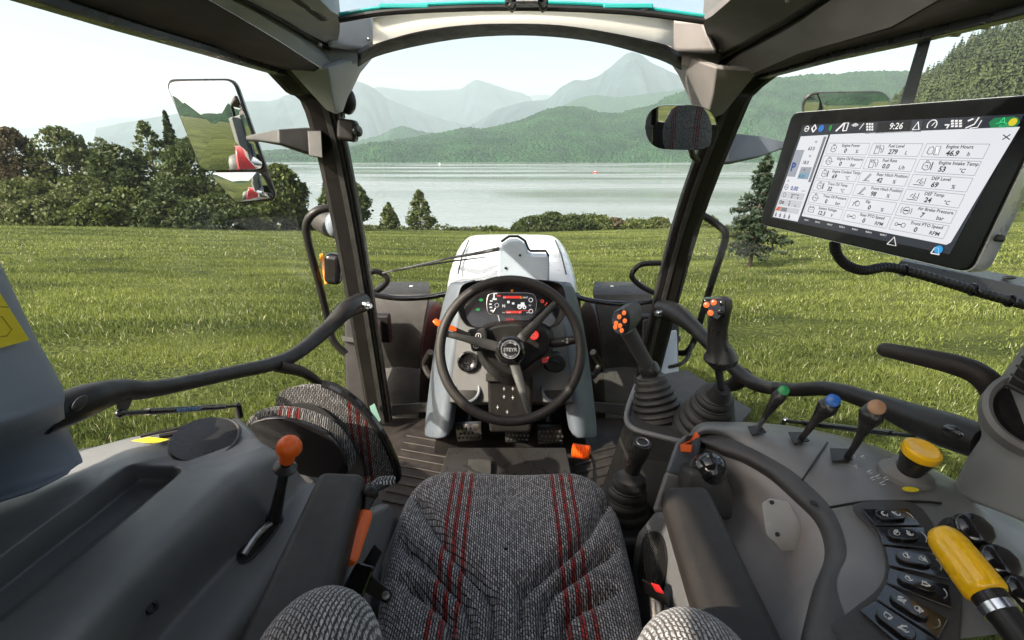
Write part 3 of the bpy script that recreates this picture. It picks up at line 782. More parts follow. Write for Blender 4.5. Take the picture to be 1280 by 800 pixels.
def roof_side(S, M_, N_, G, H, K, E, slot, screws, tri, sgn):
    ROOFM = MATS['roof_moulding'] if sgn < 0 else MATS['roof_moulding_shaded']
    S, M_, N_, G, H, K, E, slot = [[V(q[0].x, -.05, q[0].z)]+list(q) for q in (S, M_, N_, G, H, K, E, slot)]
    n = len(S)
    obj('roof_rail', bar(MB(), S, .035, .018, (1,0,0), (0,0,1)), BLACKS, fr, bevel=.004)
    a = obj('roof_felt', MB().loft([[p+V(0, 0, .01) for p in S], M_]), FELT, fr, solid=.004)
    mb = MB().loft([[p for p in M_], N_, G, H, K, E, [e+V(0, 0, .06) for e in E]])
    c = obj('roof_lining', mb, ROOFM, fr, solid=.006, bevel=.012, seg=3)
    obj('slot', MB().tube(slot, .016, 10, flat=.5), BLACK, c)
    for q in screws: 
        m = MB(); m.ell(q, (.006, .006, .006), n=10); obj('screw', m, STEEL, c)
    obj('groove', MB().tube([(a_+b_)/2+V(-sgn*.0, 0, 0) for a_, b_ in zip(G, H)], .011, 8), BLACK, c)
    # corner block that runs down the pillar
    rows_, U = tri
    obj('corner_cover', MB().loft(rows_), ROOFM, fr, bevel=.008, seg=3, solid=.02)
    blk = MB()
    blk.hexa(U[:4], U[4:]); obj('corner_block', blk, ROOFM, fr, bevel=.014, seg=4)
LS = P([(-150, -62), (50, 0), (150, 31), (260, 63), (366, 95)], X=-.70)
LM = P([(170, -62, 'X', -.61), (258, -2, 'X', -.605), (300, 22, 'X', -.60), (350, 52, 'X', -.59), (412, 92, 'X', -.57)])
LN = P([(190, -70, 'X', -.60), (278, -4, 'X', -.595), (318, 17, 'X', -.59), (365, 45, 'X', -.58), (412, 79, 'X', -.565)])
LG = P([(205, -75, 'X', -.62), (291, -6, 'X', -.615), (328, 13, 'X', -.61), (372, 40, 'X', -.60), (414, 68, 'X', -.575)])
LH = P([(222, -85, 'X', -.57), (306, -8, 'X', -.565), (340, 10, 'X', -.56), (380, 33, 'X', -.55), (420, 57, 'X', -.545)])
LK = P([(262, -95, 'X', -.50), (340, -14, 'X', -.495), (368, 6, 'X', -.49), (398, 24, 'X', -.485), (424, 38, 'X', -.49)])
LE = P([(300, -120, 'X', -.43), (380, -20, 'X', -.425), (398, -2, 'X', -.42), (412, 12, 'X', -.42), (423, 17, 'X', -.44)])
ltri = ([P([(362, 80, 'D', 1.43), (407, 80, 'D', 1.44), (442, 68, 'D', 1.53), (468, 58, 'D', 1.64)]), P([(386, 106, 'D', 1.50), (412, 108, 'D', 1.49), (434, 98, 'D', 1.56), (444, 86, 'D', 1.64)]), P([(411, 132, 'D', 1.58), (417, 138, 'D', 1.57), (421, 137, 'D', 1.60), (424, 128, 'D', 1.66)])],
        P([(424, 18, 'D', 1.40), (462, 18, 'D', 1.45), (472, 66, 'D', 1.52), (408, 58, 'D', 1.40)]) + P([(424, 16, 'D', 1.65), (466, 17, 'D', 1.65), (473, 66, 'D', 1.7), (408, 62, 'D', 1.65)]))
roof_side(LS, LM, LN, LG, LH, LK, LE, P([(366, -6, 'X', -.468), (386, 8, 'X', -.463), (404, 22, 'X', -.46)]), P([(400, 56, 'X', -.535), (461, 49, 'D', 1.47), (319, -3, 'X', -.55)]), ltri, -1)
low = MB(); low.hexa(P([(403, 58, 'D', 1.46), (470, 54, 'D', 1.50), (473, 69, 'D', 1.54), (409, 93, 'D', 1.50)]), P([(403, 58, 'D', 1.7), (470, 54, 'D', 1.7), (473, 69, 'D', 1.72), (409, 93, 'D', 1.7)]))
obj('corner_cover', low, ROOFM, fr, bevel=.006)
RS = P([(1420, -26), (1280, 14), (1137, 49), (1040, 71), (941, 98)], X=.80)
RM = P([(1260, -50, 'X', .70), (1117, 32, 'X', .71), (1060, 48, 'X', .72), (1003, 64, 'X', .725), (925, 98, 'X', .715)])
RN = P([(1140, -60, 'X', .66), (1037, 4, 'X', .665), (1003, 27, 'X', .67), (945, 60, 'X', .675), (902, 86, 'X', .68)])
RG = P([(1135, -66, 'X', .68), (1030, 0, 'X', .69), (996, 22, 'X', .695), (938, 56, 'X', .70), (899, 78, 'X', .69)])
RH = P([(1110, -75, 'X', .63), (1018, -4, 'X', .635), (985, 17, 'X', .635), (930, 49, 'X', .635), (897, 66, 'X', .64)])
RK = P([(1050, -95, 'X', .57), (985, -20, 'X', .57), (955, 0, 'X', .57), (912, 28, 'X', .57), (885, 42, 'X', .58)])
RE = P([(990, -110, 'X', .50), (935, -20, 'X', .495), (915, -2, 'X', .49), (892, 18, 'X', .49), (880, 24, 'X', .50)])
rtri = ([P([(946, 84, 'D', 1.43), (898, 80, 'D', 1.44), (860, 66, 'D', 1.53), (834, 60, 'D', 1.64)]), P([(926, 108, 'D', 1.50), (893, 114, 'D', 1.49), (868, 100, 'D', 1.56), (855, 90, 'D', 1.64)]), P([(900, 138, 'D', 1.58), (886, 146, 'D', 1.57), (878, 140, 'D', 1.60), (872, 128, 'D', 1.66)])],
        P([(880, 24, 'D', 1.40), (840, 23, 'D', 1.45), (828, 66, 'D', 1.52), (898, 66, 'D', 1.40)]) + P([(880, 22, 'D', 1.65), (838, 22, 'D', 1.65), (827, 66, 'D', 1.7), (898, 70, 'D', 1.65)]))
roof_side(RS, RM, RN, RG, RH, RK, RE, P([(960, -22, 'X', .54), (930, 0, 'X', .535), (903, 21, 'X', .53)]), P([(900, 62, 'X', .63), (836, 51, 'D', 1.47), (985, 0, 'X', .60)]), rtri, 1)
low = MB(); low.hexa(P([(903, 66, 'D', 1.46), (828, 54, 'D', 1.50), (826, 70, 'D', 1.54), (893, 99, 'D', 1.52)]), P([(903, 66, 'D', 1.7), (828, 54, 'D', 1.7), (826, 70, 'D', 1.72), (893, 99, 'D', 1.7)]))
obj('corner_cover', low, ROOFSH, fr, bevel=.006)
# header, blind, glass edge
def cloth_mat():
    m, nt, b = nodes('blind_cloth'); b.inputs['Base Color'].default_value = (.78, .77, .72, 1); b.inputs['Roughness'].default_value = .7
    t = N(nt, 'ShaderNodeBsdfTranslucent'); t.inputs[0].default_value = (.92, .91, .85, 1)
    ms = N(nt, 'ShaderNodeMixShader'); ms.inputs[0].default_value = .7
    nt.links.new(b.outputs[0], ms.inputs[1]); nt.links.new(t.outputs[0], ms.inputs[2]); nt.links.new(ms.outputs[0], nt.nodes['Material Output'].inputs[0]); return m
hx = [447, 470, 520, 580, 640, 700, 760, 822, 852]
arch_lo = list(zip(hx, [82, 69, 56, 46, 42.5, 45, 54, 72, 86])); arch_hi = list(zip(hx, [66, 52, 38, 29, 27, 29, 38, 54, 70]))
rows = [spline(P(arch_hi, Y=1.50), 4), spline(P([(a, b+4) for a, b in arch_hi], Y=1.48), 4), spline(P([(a, (b+c)/2) for (a, b), (_, c) in zip(arch_lo, arch_hi)], Y=1.52), 4), spline(P(arch_lo, Y=1.62), 4), spline(P([(a, b-6) for a, b in arch_lo], Y=1.70), 4)]
obj('windscreen_header', MB().loft(rows), plastic('header_seal', (.008, .007, .007), .6, spec=.2, var=.1), fr, smooth=60, solid=.004)
bx = [466, 520, 580, 640, 700, 760, 842]
top = list(zip(bx, [24, 15, 11.5, 10, 11.5, 15, 25])); bot = list(zip(bx, [56, 40, 31, 29, 31, 40, 56]))
rows = [spline(P([(a, b-2) for a, b in top], Y=1.36), 4), spline(P(top, Y=1.345), 4), spline(P([(a, (b*2+c)/3) for (a, b), (_, c) in zip(top, bot)], Y=1.37), 4), spline(P(bot, Y=1.50), 4)]
blind = thing('sun_blind', 'rolled pale sun blind along the top of the windscreen', 'blind', (0, 1.4, 1.55))
obj('roll', MB().loft(rows), cloth_mat(), blind, smooth=60, solid=.004)
gx = [424, 480, 560, 640, 720, 800, 880]
rh = thing('roof_window', 'tinted roof window with teal glass edge above the windscreen header', 'roof window', (0, 1.0, 1.6))
e1 = P(list(zip(gx, [18, 9, 4.5, 3, 4.5, 9.5, 20])), Y=1.335)
obj('glass_edge', MB().tube(e1, .0045, 8, smooth=4), TEALE, rh)
obj('seal', MB().tube([p+V(0, -.004, -.012) for p in e1], .007, 8, smooth=4), BLACK, rh)
for a in (505, 785):
    obj('clamp', MB().box(W(a, 8, Y=1.33), (.12, .012, .012)), TEALE, rh, bevel=.004)
obj('glass', MB().loft([e1, [V(p.x*1.0, .9, p.z+.03) for p in e1], [V(p.x, .35, p.z+.02) for p in e1]]), TEAL, rh, smooth=180)
hl = thing('hatch_latch', 'dark latch bracket at the top centre of the roof window', 'latch', W(658, 2, Y=1.3))
m = MB().box(W(658, -2, Y=1.29), (.10, .03, .03)); m.box(W(642, 5, Y=1.29), (.016, .03, .03), Matrix.Rotation(R(35), 3, 'Y')); m.box(W(677, 5, Y=1.29), (.016, .03, .03), Matrix.Rotation(R(-35), 3, 'Y'))
obj('bracket', m, BLACK, hl, bevel=.004)
obj('latch_pin', MB().tube([W(645, 1, Y=1.27), W(672, 1, Y=1.27)], .008, 10), STEEL, hl)

# panes -------------------------------------------------------------
ws = thing('windscreen', 'clear curved windscreen between the two front pillars', 'windscreen', (0, 2.05, .1))
wl = [P(arch_lo, Y=1.68)]
for f in (.35, .7, 1.0):
    row = []
    for q in wl[0]:
        b = V(q.x*1.02, 2.08+.06*(1-(q.x/.62)**2), .03); row.append(q.lerp(b, f)+V(0, .03*f*(1-f)*4, 0))
    wl.append(row)
obj('pane', MB().loft(wl), GLASS, ws, smooth=180)
for s, lab, xa, xb in ((-1, 'clear left cab door glass above the instructor seat', -.74, -.86), (1, 'clear right cab side glass behind the control levers', .83, .87)):
    dg = thing('side_window', lab, 'side window', (xa, 1.2, .6))
    y1 = 1.72; ysill = 2.0
    rows = [[V(xa, .35, 1.46), V(xa, 1.0, 1.47), V(xa, 1.66, 1.47)], [V((xa+xb)/2-.01*s*-1, .35, 1.1), V((xa+xb)/2, 1.0, 1.1), V(s*.70, 1.83, 1.1)], [V(xb, .35, .62), V(xb, 1.0, .6), V(s*.70, 2.0, .4)]]
    obj('pane', MB().loft(rows), GLASS, dg, smooth=180)

# side lining panel at the left edge ---------------------------------
sp_ = thing('side_pillar_cover', 'blue-grey plastic pillar cover at the left edge carrying a yellow sticker', 'pillar cover', W(30, 620, X=-.68))
edge = [(-22, 290), (3, 334), (40, 412), (70, 466), (81, 492), (80, 512), (88, 542), (103, 574)]
rows = []
for i, (a, b) in enumerate(edge):
    rec = .012 if b > 505 else 0
    if b > 530:
        k_ = .45 if b < 560 else .9
        rows.append([W(q1, q2, X=xx).lerp(W(q1, q2, Z=.725), k_) for q1, q2, xx in ((a, b, -.725), (a-1, b, -.70), (a-10, b+4, -.696), (a-55, b+18, -.692), (a-130, b+38, -.692), (a-230, b+60, -.692))]); continue
    rows.append([W(a, b, X=-.725), W(a-1, b, X=-.70), W(a-10, b+4, X=-.684-rec), W(a-55, b+18, X=-.68-rec), W(a-130, b+38, X=-.68-rec), W(a-230, b+60, X=-.68-rec)])
rows.append(P([(100, 580), (98, 581), (85, 590), (40, 612), (-30, 634), (-120, 660)], Z=.722))
rows = [r+[V(-.70, .12, r[-1].z)] for r in rows]
rows = list(zip(*rows)); rows = [spline(r, 4) for r in rows]
obj('cover', MB().loft(rows), plastic('blue_grey_cover', (.215, .245, .30), .48, bump=.15, bscale=1400, var=.06), sp_, smooth=60, solid=.006)
obj('sun_block_panel', MB().box((-.745, -.24, .78), (.05, 1.46, 1.36)).box((-.86, -.22, .55), (.17, 1.46, 1.75)), GREY, sp_, bevel=.015)  # unseen panels added to keep the sun off the left console and sill
st = MB().sheet(P([(-60, 335), (-6, 358), (36, 425), (-75, 455)], X=-.6755)); 
lab_ = obj('warning_label', st, STICK, sp_, smooth=0, solid=.001)
m = MB()
fq = P([(-60, 378), (10, 384)], X=-.675); m.tube(fq, .0012, 6)
for a in (P([(-30, 396), (2, 396), (14, 412), (8, 420), (-30, 424)], X=-.675),):
    m.tube(a+[a[0]], .0013, 6)
obj('printed_line', m, plastic('sticker_print', (.4, .3, .02), .5), lab_)

# door rails ----------------------------------------------------------
rail = thing('door_rail', 'black curved inside rail across the left door beside the yellow-stickered pillar cover', 'rail', W(250, 475, X=-.72))
pth = P([(50, 522, 'X', -.76), (84, 510, 'X', -.75), (112, 499, 'X', -.745), (150, 488, 'X', -.745), (185, 487, 'X', -.74), (230, 479, 'X', -.735), (290, 466, 'X', -.725), (340, 455, 'X', -.71), (372, 441, 'X', -.69), (410, 410, 'X', -.655), (432, 388, 'X', -.615), (452, 378, 'X', -.60)])
obj('rail', MB().tube(pth, [.030, .030, .029, .022, .018, .017, .018, .021, .022, .026, .033, .040], 14, smooth=5), BLACK, rail)
obj('branch', MB().tube(P([(345, 456, 'X', -.705), (380, 466, 'X', -.69), (402, 482, 'X', -.68), (420, 500, 'X', -.68)]), [.022, .017, .015, .014], 12, smooth=5), BLACK, rail)
obj('recess', MB().ell(W(100, 504, X=-.722), (.004, .017, .010), Matrix.Rotation(R(15), 3, 'X')), RUBBER, rail)
obj('bracket', MB().hexa(P([(146, 497), (168, 495), (160, 513), (146, 513)], X=-.735), P([(146, 497), (168, 495), (160, 513), (146, 513)], X=-.755)), GREYD, rail, bevel=.004)
m = MB(); m.lathe(W(455, 381, X=-.565), (1, -.5, 0), [(.014, 0), (.014, .02), (.009, .021), (.009, .034)], 12); obj('bolt', m, CHROME, rail)
rr_ = thing('door_rail', 'black curved inside rail below the right window behind the coloured levers', 'rail', W(1000, 490, X=.74))
pth = P([(828, 386, 'X', .66), (846, 392, 'X', .675), (870, 412, 'X', .695), (905, 448, 'X', .72), (940, 478, 'X', .745), (985, 487, 'X', .76), (1035, 486, 'X', .77), (1090, 502, 'X', .785), (1140, 522, 'X', .79), (1185, 538, 'X', .79), (1235, 556, 'X', .79)])
obj('rail', MB().tube(pth, [.042, .040, .028, .022, .022, .018, .018, .021, .029, .033, .03], 14, smooth=5), BLACK, rr_)
obj('branch', MB().tube(P([(930, 470, 'X', .745), (918, 480, 'X', .75), (902, 484, 'X', .76)]), [.03, .024, .016], 12, smooth=4), BLACK, rr_)
obj('fin', MB().prism(P([(1105, 506), (1150, 520), (1175, 540), (1128, 538)], X=.785), (.02, 0, 0)), BLACK, rr_, bevel=.004)
obj('recess', MB().ell(W(1192, 541, X=.765), (.008, .024, .013), Matrix.Rotation(R(-12), 3, 'X')), GLOSSB, rr_)
m = MB(); m.lathe(W(826, 391, X=.62), (-1, -.5, 0), [(.014, 0), (.014, .02), (.009, .021), (.009, .034)], 12); obj('bolt', m, CHROME, rr_)
for lab, ends, X0, X1, txt in (('black gas strut with pale blue lettering below the left door rail', [(150, 517), (297, 507)], -.74, -.73, 'BANSBACH EASYLIFT'), ('black gas strut below the right rail behind the control levers', [(982, 526), (1152, 546)], .77, .79, None)):
    g = thing('gas_strut', lab, 'gas strut', W(*ends[0], X=X0)); a, b = W(*ends[0], X=X0), W(*ends[1], X=X1); d = (b-a)
    obj('cylinder', MB().tube([a+d*.18, a+d*.84], .0072, 14), GLOSSB, g)
    obj('rod', MB().tube([a, a+d*.2], .005, 10), BLACKS, g); obj('rod', MB().tube([a+d*.83, b], .0042, 10), BLACKS, g)
    for e_ in (a, b): obj('ball_joint', MB().ell(e_, (.009,)*3, n=12), GLOSSB if txt else CHROME, g)
    m = MB(); m.tube([b+V(0, 0, -.002), b+V(0, 0, -.035)], .009, 12) if txt else m.tube([a+V(0, 0, 0), a+V(0, 0, -.03)], .009, 12); obj('post', m, CHROME if not txt else BLACKS, g)
    if txt:
        u = d.normalized(); nrm = (CAM-(a+d*.5)).normalized(); up = nrm.cross(u).normalized(); nn = u.cross(up)
        m = MB().text(txt, a+d*.37+nn*.0078-up*.0035, u, up, .0088, bold=.02)
        obj('lettering', m, plastic('pale_blue_print', (.2, .42, .75), .5), g, smooth=0)

# right vent column -----------------------------------------------------
vc = thing('vent_column', 'grey side column with round air vent at the right edge', 'column', W(1240, 660, X=.74))
edge = [(1378, 280), (1340, 338), (1300, 400), (1284, 425), (1252, 470), (1230, 505), (1222, 525), (1226, 545), (1210, 570), (1196, 600), (1190, 618)]
rows = []
for a, b in edge:
    rows.append([W(a, b, X=.80), W(a+1, b, X=.765), W(a+6, b+2, X=.748), W(a+60, b+22, X=.735), W(a+150, b+60, X=.73)]); rows[-1].append(V(.76, .10, rows[-1][-1].z))
rows = [spline(r, 4) for r in zip(*rows)]
obj('cover', MB().loft(rows), plastic('warm_grey_cover', (.23, .23, .225), .5, bump=.2, bscale=1400), vc, smooth=60, solid=.005)
c = W(1300, 521, D=.70); nrm = V(-.42, -.55, .72).normalized()
u_ = (V(-1, 0, 0) - nrm*V(-1, 0, 0).dot(nrm)).normalized(); v_ = nrm.cross(u_)
vt = obj('vent_ring', MB().lathe(c+nrm*.012, nrm, [(.066, -.02), (.066, .004), (.060, .010), (.054, .004), (.052, -.012)], 48), GREY, vc)
obj('vent_disc', MB().lathe(c+nrm*.012, nrm, [(.053, -.006), (.047, .004), (.0, .006)], 48), GLOSSB, vt)
for k, mt in ((-.012, STEEL), (.012, STEEL)):
    obj('vent_blade', MB().tube([c+u_*.028+v_*k-nrm*.004, c+v_*k*1.2-nrm*.001, c-u_*.05+v_*k-nrm*.004], .0045, 8, smooth=4, flat=.5), mt, vt)
q = c+u_*.037-nrm*.002; m = MB()
for k in range(8):
    a = k*math.pi/4; dr = u_*math.cos(a)+v_*math.sin(a); m.tube([q+dr*.0065, q+dr*.011], .0015, 6)
ic = obj('sun_icon', m, INK, vt); obj('icon_lamp', MB().ell(q, (.0042, .0042, .0042)), EA, ic)
gq = P([(1256, 484), (1290, 428), (1330, 470), (1290, 500)], X=.727)
gp2 = obj('grille', MB().prism(gq, (.006, 0, 0)), BLACK, vc, bevel=.002)
m = MB()
for k in range(5): m.tube([gq[0].lerp(gq[1], k/5+.1)+V(-.002, 0, 0), gq[3].lerp(gq[2], k/5+.1)+V(-.002, 0, 0)], .002, 6)
obj('slat', m, GREYD, gp2)
gh = part('grab_handle', vc, W(1235, 480, X=.76), 'thick black curved grab handle')
obj('grip', MB().tube(P([(1106, 437, 'X', .70), (1150, 446, 'X', .715), (1190, 455, 'X', .73), (1222, 467, 'X', .75), (1242, 487, 'X', .765), (1252, 515, 'X', .775)]), [.0135, .0155, .017, .018, .019, .02], 16, smooth=6), PAD, gh)
obj('end_cap', MB().ell(W(1106, 437, X=.70), (.0125, .0125, .0125)), PAD, gh)
# ================================================================== DRIVER SEAT
seat = thing('driver_seat', 'grey woven driver seat with red stripes and two black armrests', 'seat', (0, .75, .2))
SZ = .5
out_px = [(455, 860), (466, 800), (470, 750), (478, 705), (492, 650), (506, 614), (524, 595), (555, 586), (600, 583), (640, 582), (690, 585), (730, 590), (758, 605), (775, 635), (790, 690), (801, 740), (811, 800), (820, 860), (740, 866), (640, 868), (540, 866)]
outl = spline(P(out_px, Z=SZ), 12, True)
n_ = len(outl); cen = sum(outl, Vector())/n_
GR = [[(516, 609), (550, 665), (580, 702), (614, 740), (616, 800), (617, 870)], [(496, 665), (524, 695), (555, 720), (583, 750), (590, 800), (592, 870)], [(494, 719), (527, 740), (550, 757), (561, 768), (563, 800), (562, 870)],
      [(764, 615), (730, 669), (700, 695), (659, 725), (651, 750), (650, 870)], [(778, 678), (722, 714), (685, 740), (679, 800), (678, 870)], [(780, 734), (719, 759), (707, 770), (705, 800), (704, 870)]]
GR = [[(p.x, p.y) for p in spline(P(g, Z=SZ), 5)] for g in GR]
def seg_d(px, py, a, b):
    dx, dy = b[0]-a[0], b[1]-a[1]; t = max(0, min(1, ((px-a[0])*dx+(py-a[1])*dy)/(dx*dx+dy*dy+1e-12)))
    return math.hypot(px-a[0]-dx*t, py-a[1]-dy*t)
def seat_h(x, y):
    z = 0
    for g in GR:
        d = min(seg_d(x, y, g[i], g[i+1]) for i in range(len(g)-1))
        f = 1.0
        end = math.hypot(x-g[0][0], y-g[0][1]); f = min(1, end/.05)
        z -= .022*f*math.exp(-(d/.0075)**2) + .016*f*math.exp(-(d/.022)**2)
    z += .010*math.exp(-((abs(x)-.16)/.07)**2) - .006*math.exp(-(x/.08)**2)
    return z
rows = []
scales = [1.0]*5 + [1-.5*(i/26)**1.6*2 for i in range(1, 27)]
NR = 60
for i in range(NR):
    f = i/(NR-1); s = 1-(f**1.35)*.985
    row = []
    for p in outl:
        q = cen.lerp(p, s); dist = (p-cen).length*(1-s)
        r_ = .045; z = SZ
        if dist < r_: z -= r_ - math.sqrt(max(r_*r_-(r_-dist)**2, 0))
        row.append(V(q.x, q.y, z + (seat_h(q.x, q.y) if dist > .004 else 0)))
    rows.append(row)
skirt = [[V(p.x-(p.x-cen.x)*.03, p.y-(p.y-cen.y)*.03, SZ-.13) for p in outl], [V(p.x, p.y, SZ-.085) for p in outl]]
mb = MB().loft(skirt+rows, True, False)
obj('cushion', mb, FABRIC, seat, smooth=180)
# piping
obj('seam', MB().tube([V(p.x, p.y, SZ-.047) for p in outl], .003, 6), RUBBER, seat)
obj('seat_base', MB().box((cen.x, .72, .2), (.40, .44, .36)).box((cen.x, .70, .02), (.5, .5, .04)), BLACK, seat, bevel=.02)
mb = MB()
mb.ell(W(395, 852, D=.47), (.063, .085, .08), n=36); mb.ell(W(873, 884, D=.47), (.066, .085, .085), n=36)
mb.ell((0, .17, .60), (.24, .06, .12), n=36); bkr = obj('backrest', mb, FABRICP, seat, smooth=180)
obj('back_cushion', MB().ell((0, -.24, .84), (.26, .075, .34), Matrix.Rotation(R(-8), 3, 'X'), n=40), FABRICB, bkr, smooth=180)
def pad_block(top, th, name, par, m, bev=.018):
    a = [p-V(0, 0, th) for p in top]
    return obj(name, MB().hexa(a, top), m, par, bevel=bev, seg=5)
la = pad_block(P([(386, 850), (268, 850), (398, 586), (458, 588)], Z=.72)[::-1], .05, 'armrest', seat, PAD)
ra = pad_block(P([(902, 850), (1010, 850), (886, 603), (826, 604)], Z=.72), .05, 'armrest', seat, PAD)
for nm, o_, x in (('armrest_bracket', la, -.30), ('armrest_bracket', ra, .31)):
    obj(nm, MB().box((x, .56, .655), (.05, .32, .035)).box((x, .44, .5), (.05, .09, .3)), BLACK, o_, bevel=.008)
# side panels of the seat
g_ = MB().prism(P([(788, 700), (796, 664), (815, 640), (846, 640), (868, 690), (905, 820), (800, 820)], X=.275), (.04, 0, 0))
pd = obj('side_panel', g_, GREY, seat, bevel=.012, seg=4)
gp = spline(P([(802, 690), (806, 672), (818, 664), (829, 672), (834, 700), (828, 738), (812, 742), (799, 725)], X=.2735), 5, True)
sg = obj('speaker_grille', MB().prism(gp, (-.003, 0, 0)), BLACK, pd)
m = MB(); cg = sum(gp, Vector())/len(gp)
for i in range(-9, 10):
    for j in range(-11, 12):
        q = cg+V(-.0035, i*.0055+(j % 2)*.0027, j*.0055)
        if min((q-g).length for g in gp) > .007 and ((q.y-cg.y)/.048)**2+((q.z-cg.z)/.058)**2 < 1: m.box(q, (.002, .0034, .0034))
obj('mesh', m, GREYD, sg, smooth=0)
g_ = MB().prism(P([(415, 770), (450, 690), (468, 640), (488, 630), (500, 650), (480, 700), (470, 800)], X=-.262), (-.03, 0, 0))
obj('side_panel', g_, GREY, seat, bevel=.008, seg=3)

ohh = thing('hand_grip', 'orange hand grip hanging on a black link beside the left armrest', 'grip', W(445, 672, D=.86))
a, b = W(457, 640, D=.80), W(434, 704, D=.715)
obj('grip', MB().tube([a, a.lerp(b, .1), a.lerp(b, .9), b], [.0115, .014, .0155, .0125], 8, flat=[.7]*4), ORANGE, ohh, bevel=.002)
obj('link', MB().tube(P([(457, 638, 'D', .80), (462, 622, 'D', .82), (468, 611, 'D', .84), (486, 604, 'D', .87)]), [.006, .010, .008, .006], 10, smooth=4).ell(W(463, 617, D=.82), (.014, .01, .014)), BLACK, ohh)
obj('strap', MB().tube(P([(464, 611, 'D', .84), (476, 604, 'D', .86), (492, 600, 'D', .88)]), [.008, .012, .008], 10, smooth=4), FABRIC, ohh)
obj('wire', MB().tube(P([(434, 703, 'D', .715), (430, 709, 'D', .71), (431, 714, 'D', .71), (426, 722, 'D', .70)]), .0012, 6, smooth=4), STEEL, ohh)
bk = thing('belt_anchor', 'black seat belt bracket at the left side of the seat cushion', 'belt bracket', W(465, 730, D=.75))
obj('housing', MB().hexa(P([(424, 742), (446, 702), (470, 708), (452, 752)], D=.73), P([(424, 742), (446, 702), (470, 708), (452, 752)], D=.78)), GLOSSB, bk, bevel=.006)
obj('plate', MB().hexa(P([(462, 716), (492, 742), (484, 756), (452, 738)], D=.745), P([(462, 716), (492, 742), (484, 756), (452, 738)], D=.757)), BLACKS, bk, bevel=.003)
obj('webbing', MB().hexa(P([(452, 706), (468, 680), (478, 690), (466, 716)], D=.76), P([(452, 706), (468, 680), (478, 690), (466, 716)], D=.77)), RUBBER, bk, bevel=.002)
bolt = MB(); bolt.lathe(W(482, 744, D=.742), CAM-W(482, 744, D=.742), [(.006, 0), (.006, .003), (0, .004)], 12); obj('bolt', bolt, STEEL, bk)
rb = thing('belt_buckle', 'black seat belt buckle with a red release button at the right side of the seat', 'buckle', W(815, 735, D=.8))
obj('body', MB().hexa(P([(802, 722), (832, 740), (838, 760), (806, 742)], D=.80), P([(802, 722), (832, 740), (838, 760), (806, 742)], D=.84)), BLACK, rb, bevel=.004)
obj('button', MB().hexa(P([(813, 728), (824, 731), (831, 743), (820, 740)], D=.794), P([(813, 728), (824, 731), (831, 743), (820, 740)], D=.81)), REDP, rb, bevel=.002)
obj('stalk', MB().tube(P([(820, 742, 'D', .83), (822, 770, 'D', .82), (824, 800, 'D', .80)]), .012, 8, flat=.4), STEEL, rb)

# ================================================================== LEFT CONSOLE
lc = thing('side_console', 'long grey moulded console with storage tray along the left side of the cab', 'console', (-.6, .6, 0))
rowsx = [
 [(300, 519), (255, 527), (178, 542), (166, 544), (60, 570), (-120, 640), .70, .70, .70, .70, .70, .70],
 [(312, 532), (270, 545), (165, 572), (156, 575), (50, 640), (-120, 755), .72, .72, .72, .72, .72, .72],
 [(318, 540), (280, 552), (166, 580), (156, 584), (40, 664), (-120, 790), .722, .722, .722, .72, .72, .72],
 [(322, 545), (290, 556), (178, 583), (176, 600), (20, 722), (-90, 810), .72, .72, .718, .665, .665, .665],
 [(328, 550), (300, 560), (215, 584), (214, 601), (90, 700), (-10, 780), .72, .72, .718, .665, .665, .665],
 [(333, 553), (308, 564), (226, 585), (228, 590), (110, 690), (0, 778), .72, .722, .722, .722, .722, .722],
 [(337, 556), (313, 566), (240, 588), (236, 594), (120, 692), (14, 784), .72, .728, .73, .73, .73, .73],
 [(350, 564), (335, 568), (290, 588), (272, 602), (163, 702), (70, 795), .69, .73, .742, .742, .742, .742],
 [(360, 572), (348, 577), (308, 597), (289, 612), (180, 715), (92, 810), .665, .70, .728, .73, .73, .73],
 [(376, 592), (366, 604), (330, 640), (315, 655), (222, 742), (150, 830), .62, .63, .635, .635, .635, .635],
 [(384, 602), (376, 612), (345, 646), (330, 660), (240, 752), (172, 835), .605, .61, .612, .612, .612, .612],
 [(400, 600), (396, 616), (372, 655), (356, 672), (284, 760), (225, 840), .605, .608, .61, .61, .61, .61],
 [(416, 600), (412, 622), (392, 664), (380, 684), (322, 770), (270, 850), .595, .595, .595, .595, .595, .595],
 [(420, 606), (416, 628), (398, 670), (386, 690), (330, 775), (280, 855), .50, .50, .50, .50, .50, .50]]
dup = []
for i, r in enumerate(rowsx):                      # tight twin rows keep the tray rims and the valley crisp
    if i in (2, 3, 4, 5, 10):
        q = rowsx[i-1]; dup.append([(r[k][0]+(q[k][0]-r[k][0])*.16, r[k][1]+(q[k][1]-r[k][1])*.16) for k in range(6)]+[r[6+k]+(q[6+k]-r[6+k])*.16 for k in range(6)])
    dup.append(r)
    if i in (2, 3, 4, 5):
        q = rowsx[i+1]; dup.append([(r[k][0]+(q[k][0]-r[k][0])*.16, r[k][1]+(q[k][1]-r[k][1])*.16) for k in range(6)]+[r[6+k]+(q[6+k]-r[6+k])*.16 for k in range(6)])
rowsx = dup
rows = []
for r in rowsx:
    pts = [W(*r[i], Z=r[6+i]) for i in range(6)]
    pts.append(pts[-1]+(pts[-1]-pts[-2])*.7)
    pts = pts[:2]+[pts[2].lerp(pts[1], .06), pts[2], pts[3], pts[3].lerp(pts[4], .05)]+pts[4:]
    pts = [pts[0]+V(0, .012, -.12), pts[0]+V(0, .008, -.02)] + pts
    rows.append(pts)
mb = MB().loft(rows)
con = obj('body', mb, GREY, lc, smooth=180, sub=2, solid=.004)
obj('disc', MB().lathe(W(256, 552, Z=.722), V(.18, -.22, .95), [(.055, -.03), (.060, 0), (.056, .010), (0, .013)], 40), BLACKS, lc)
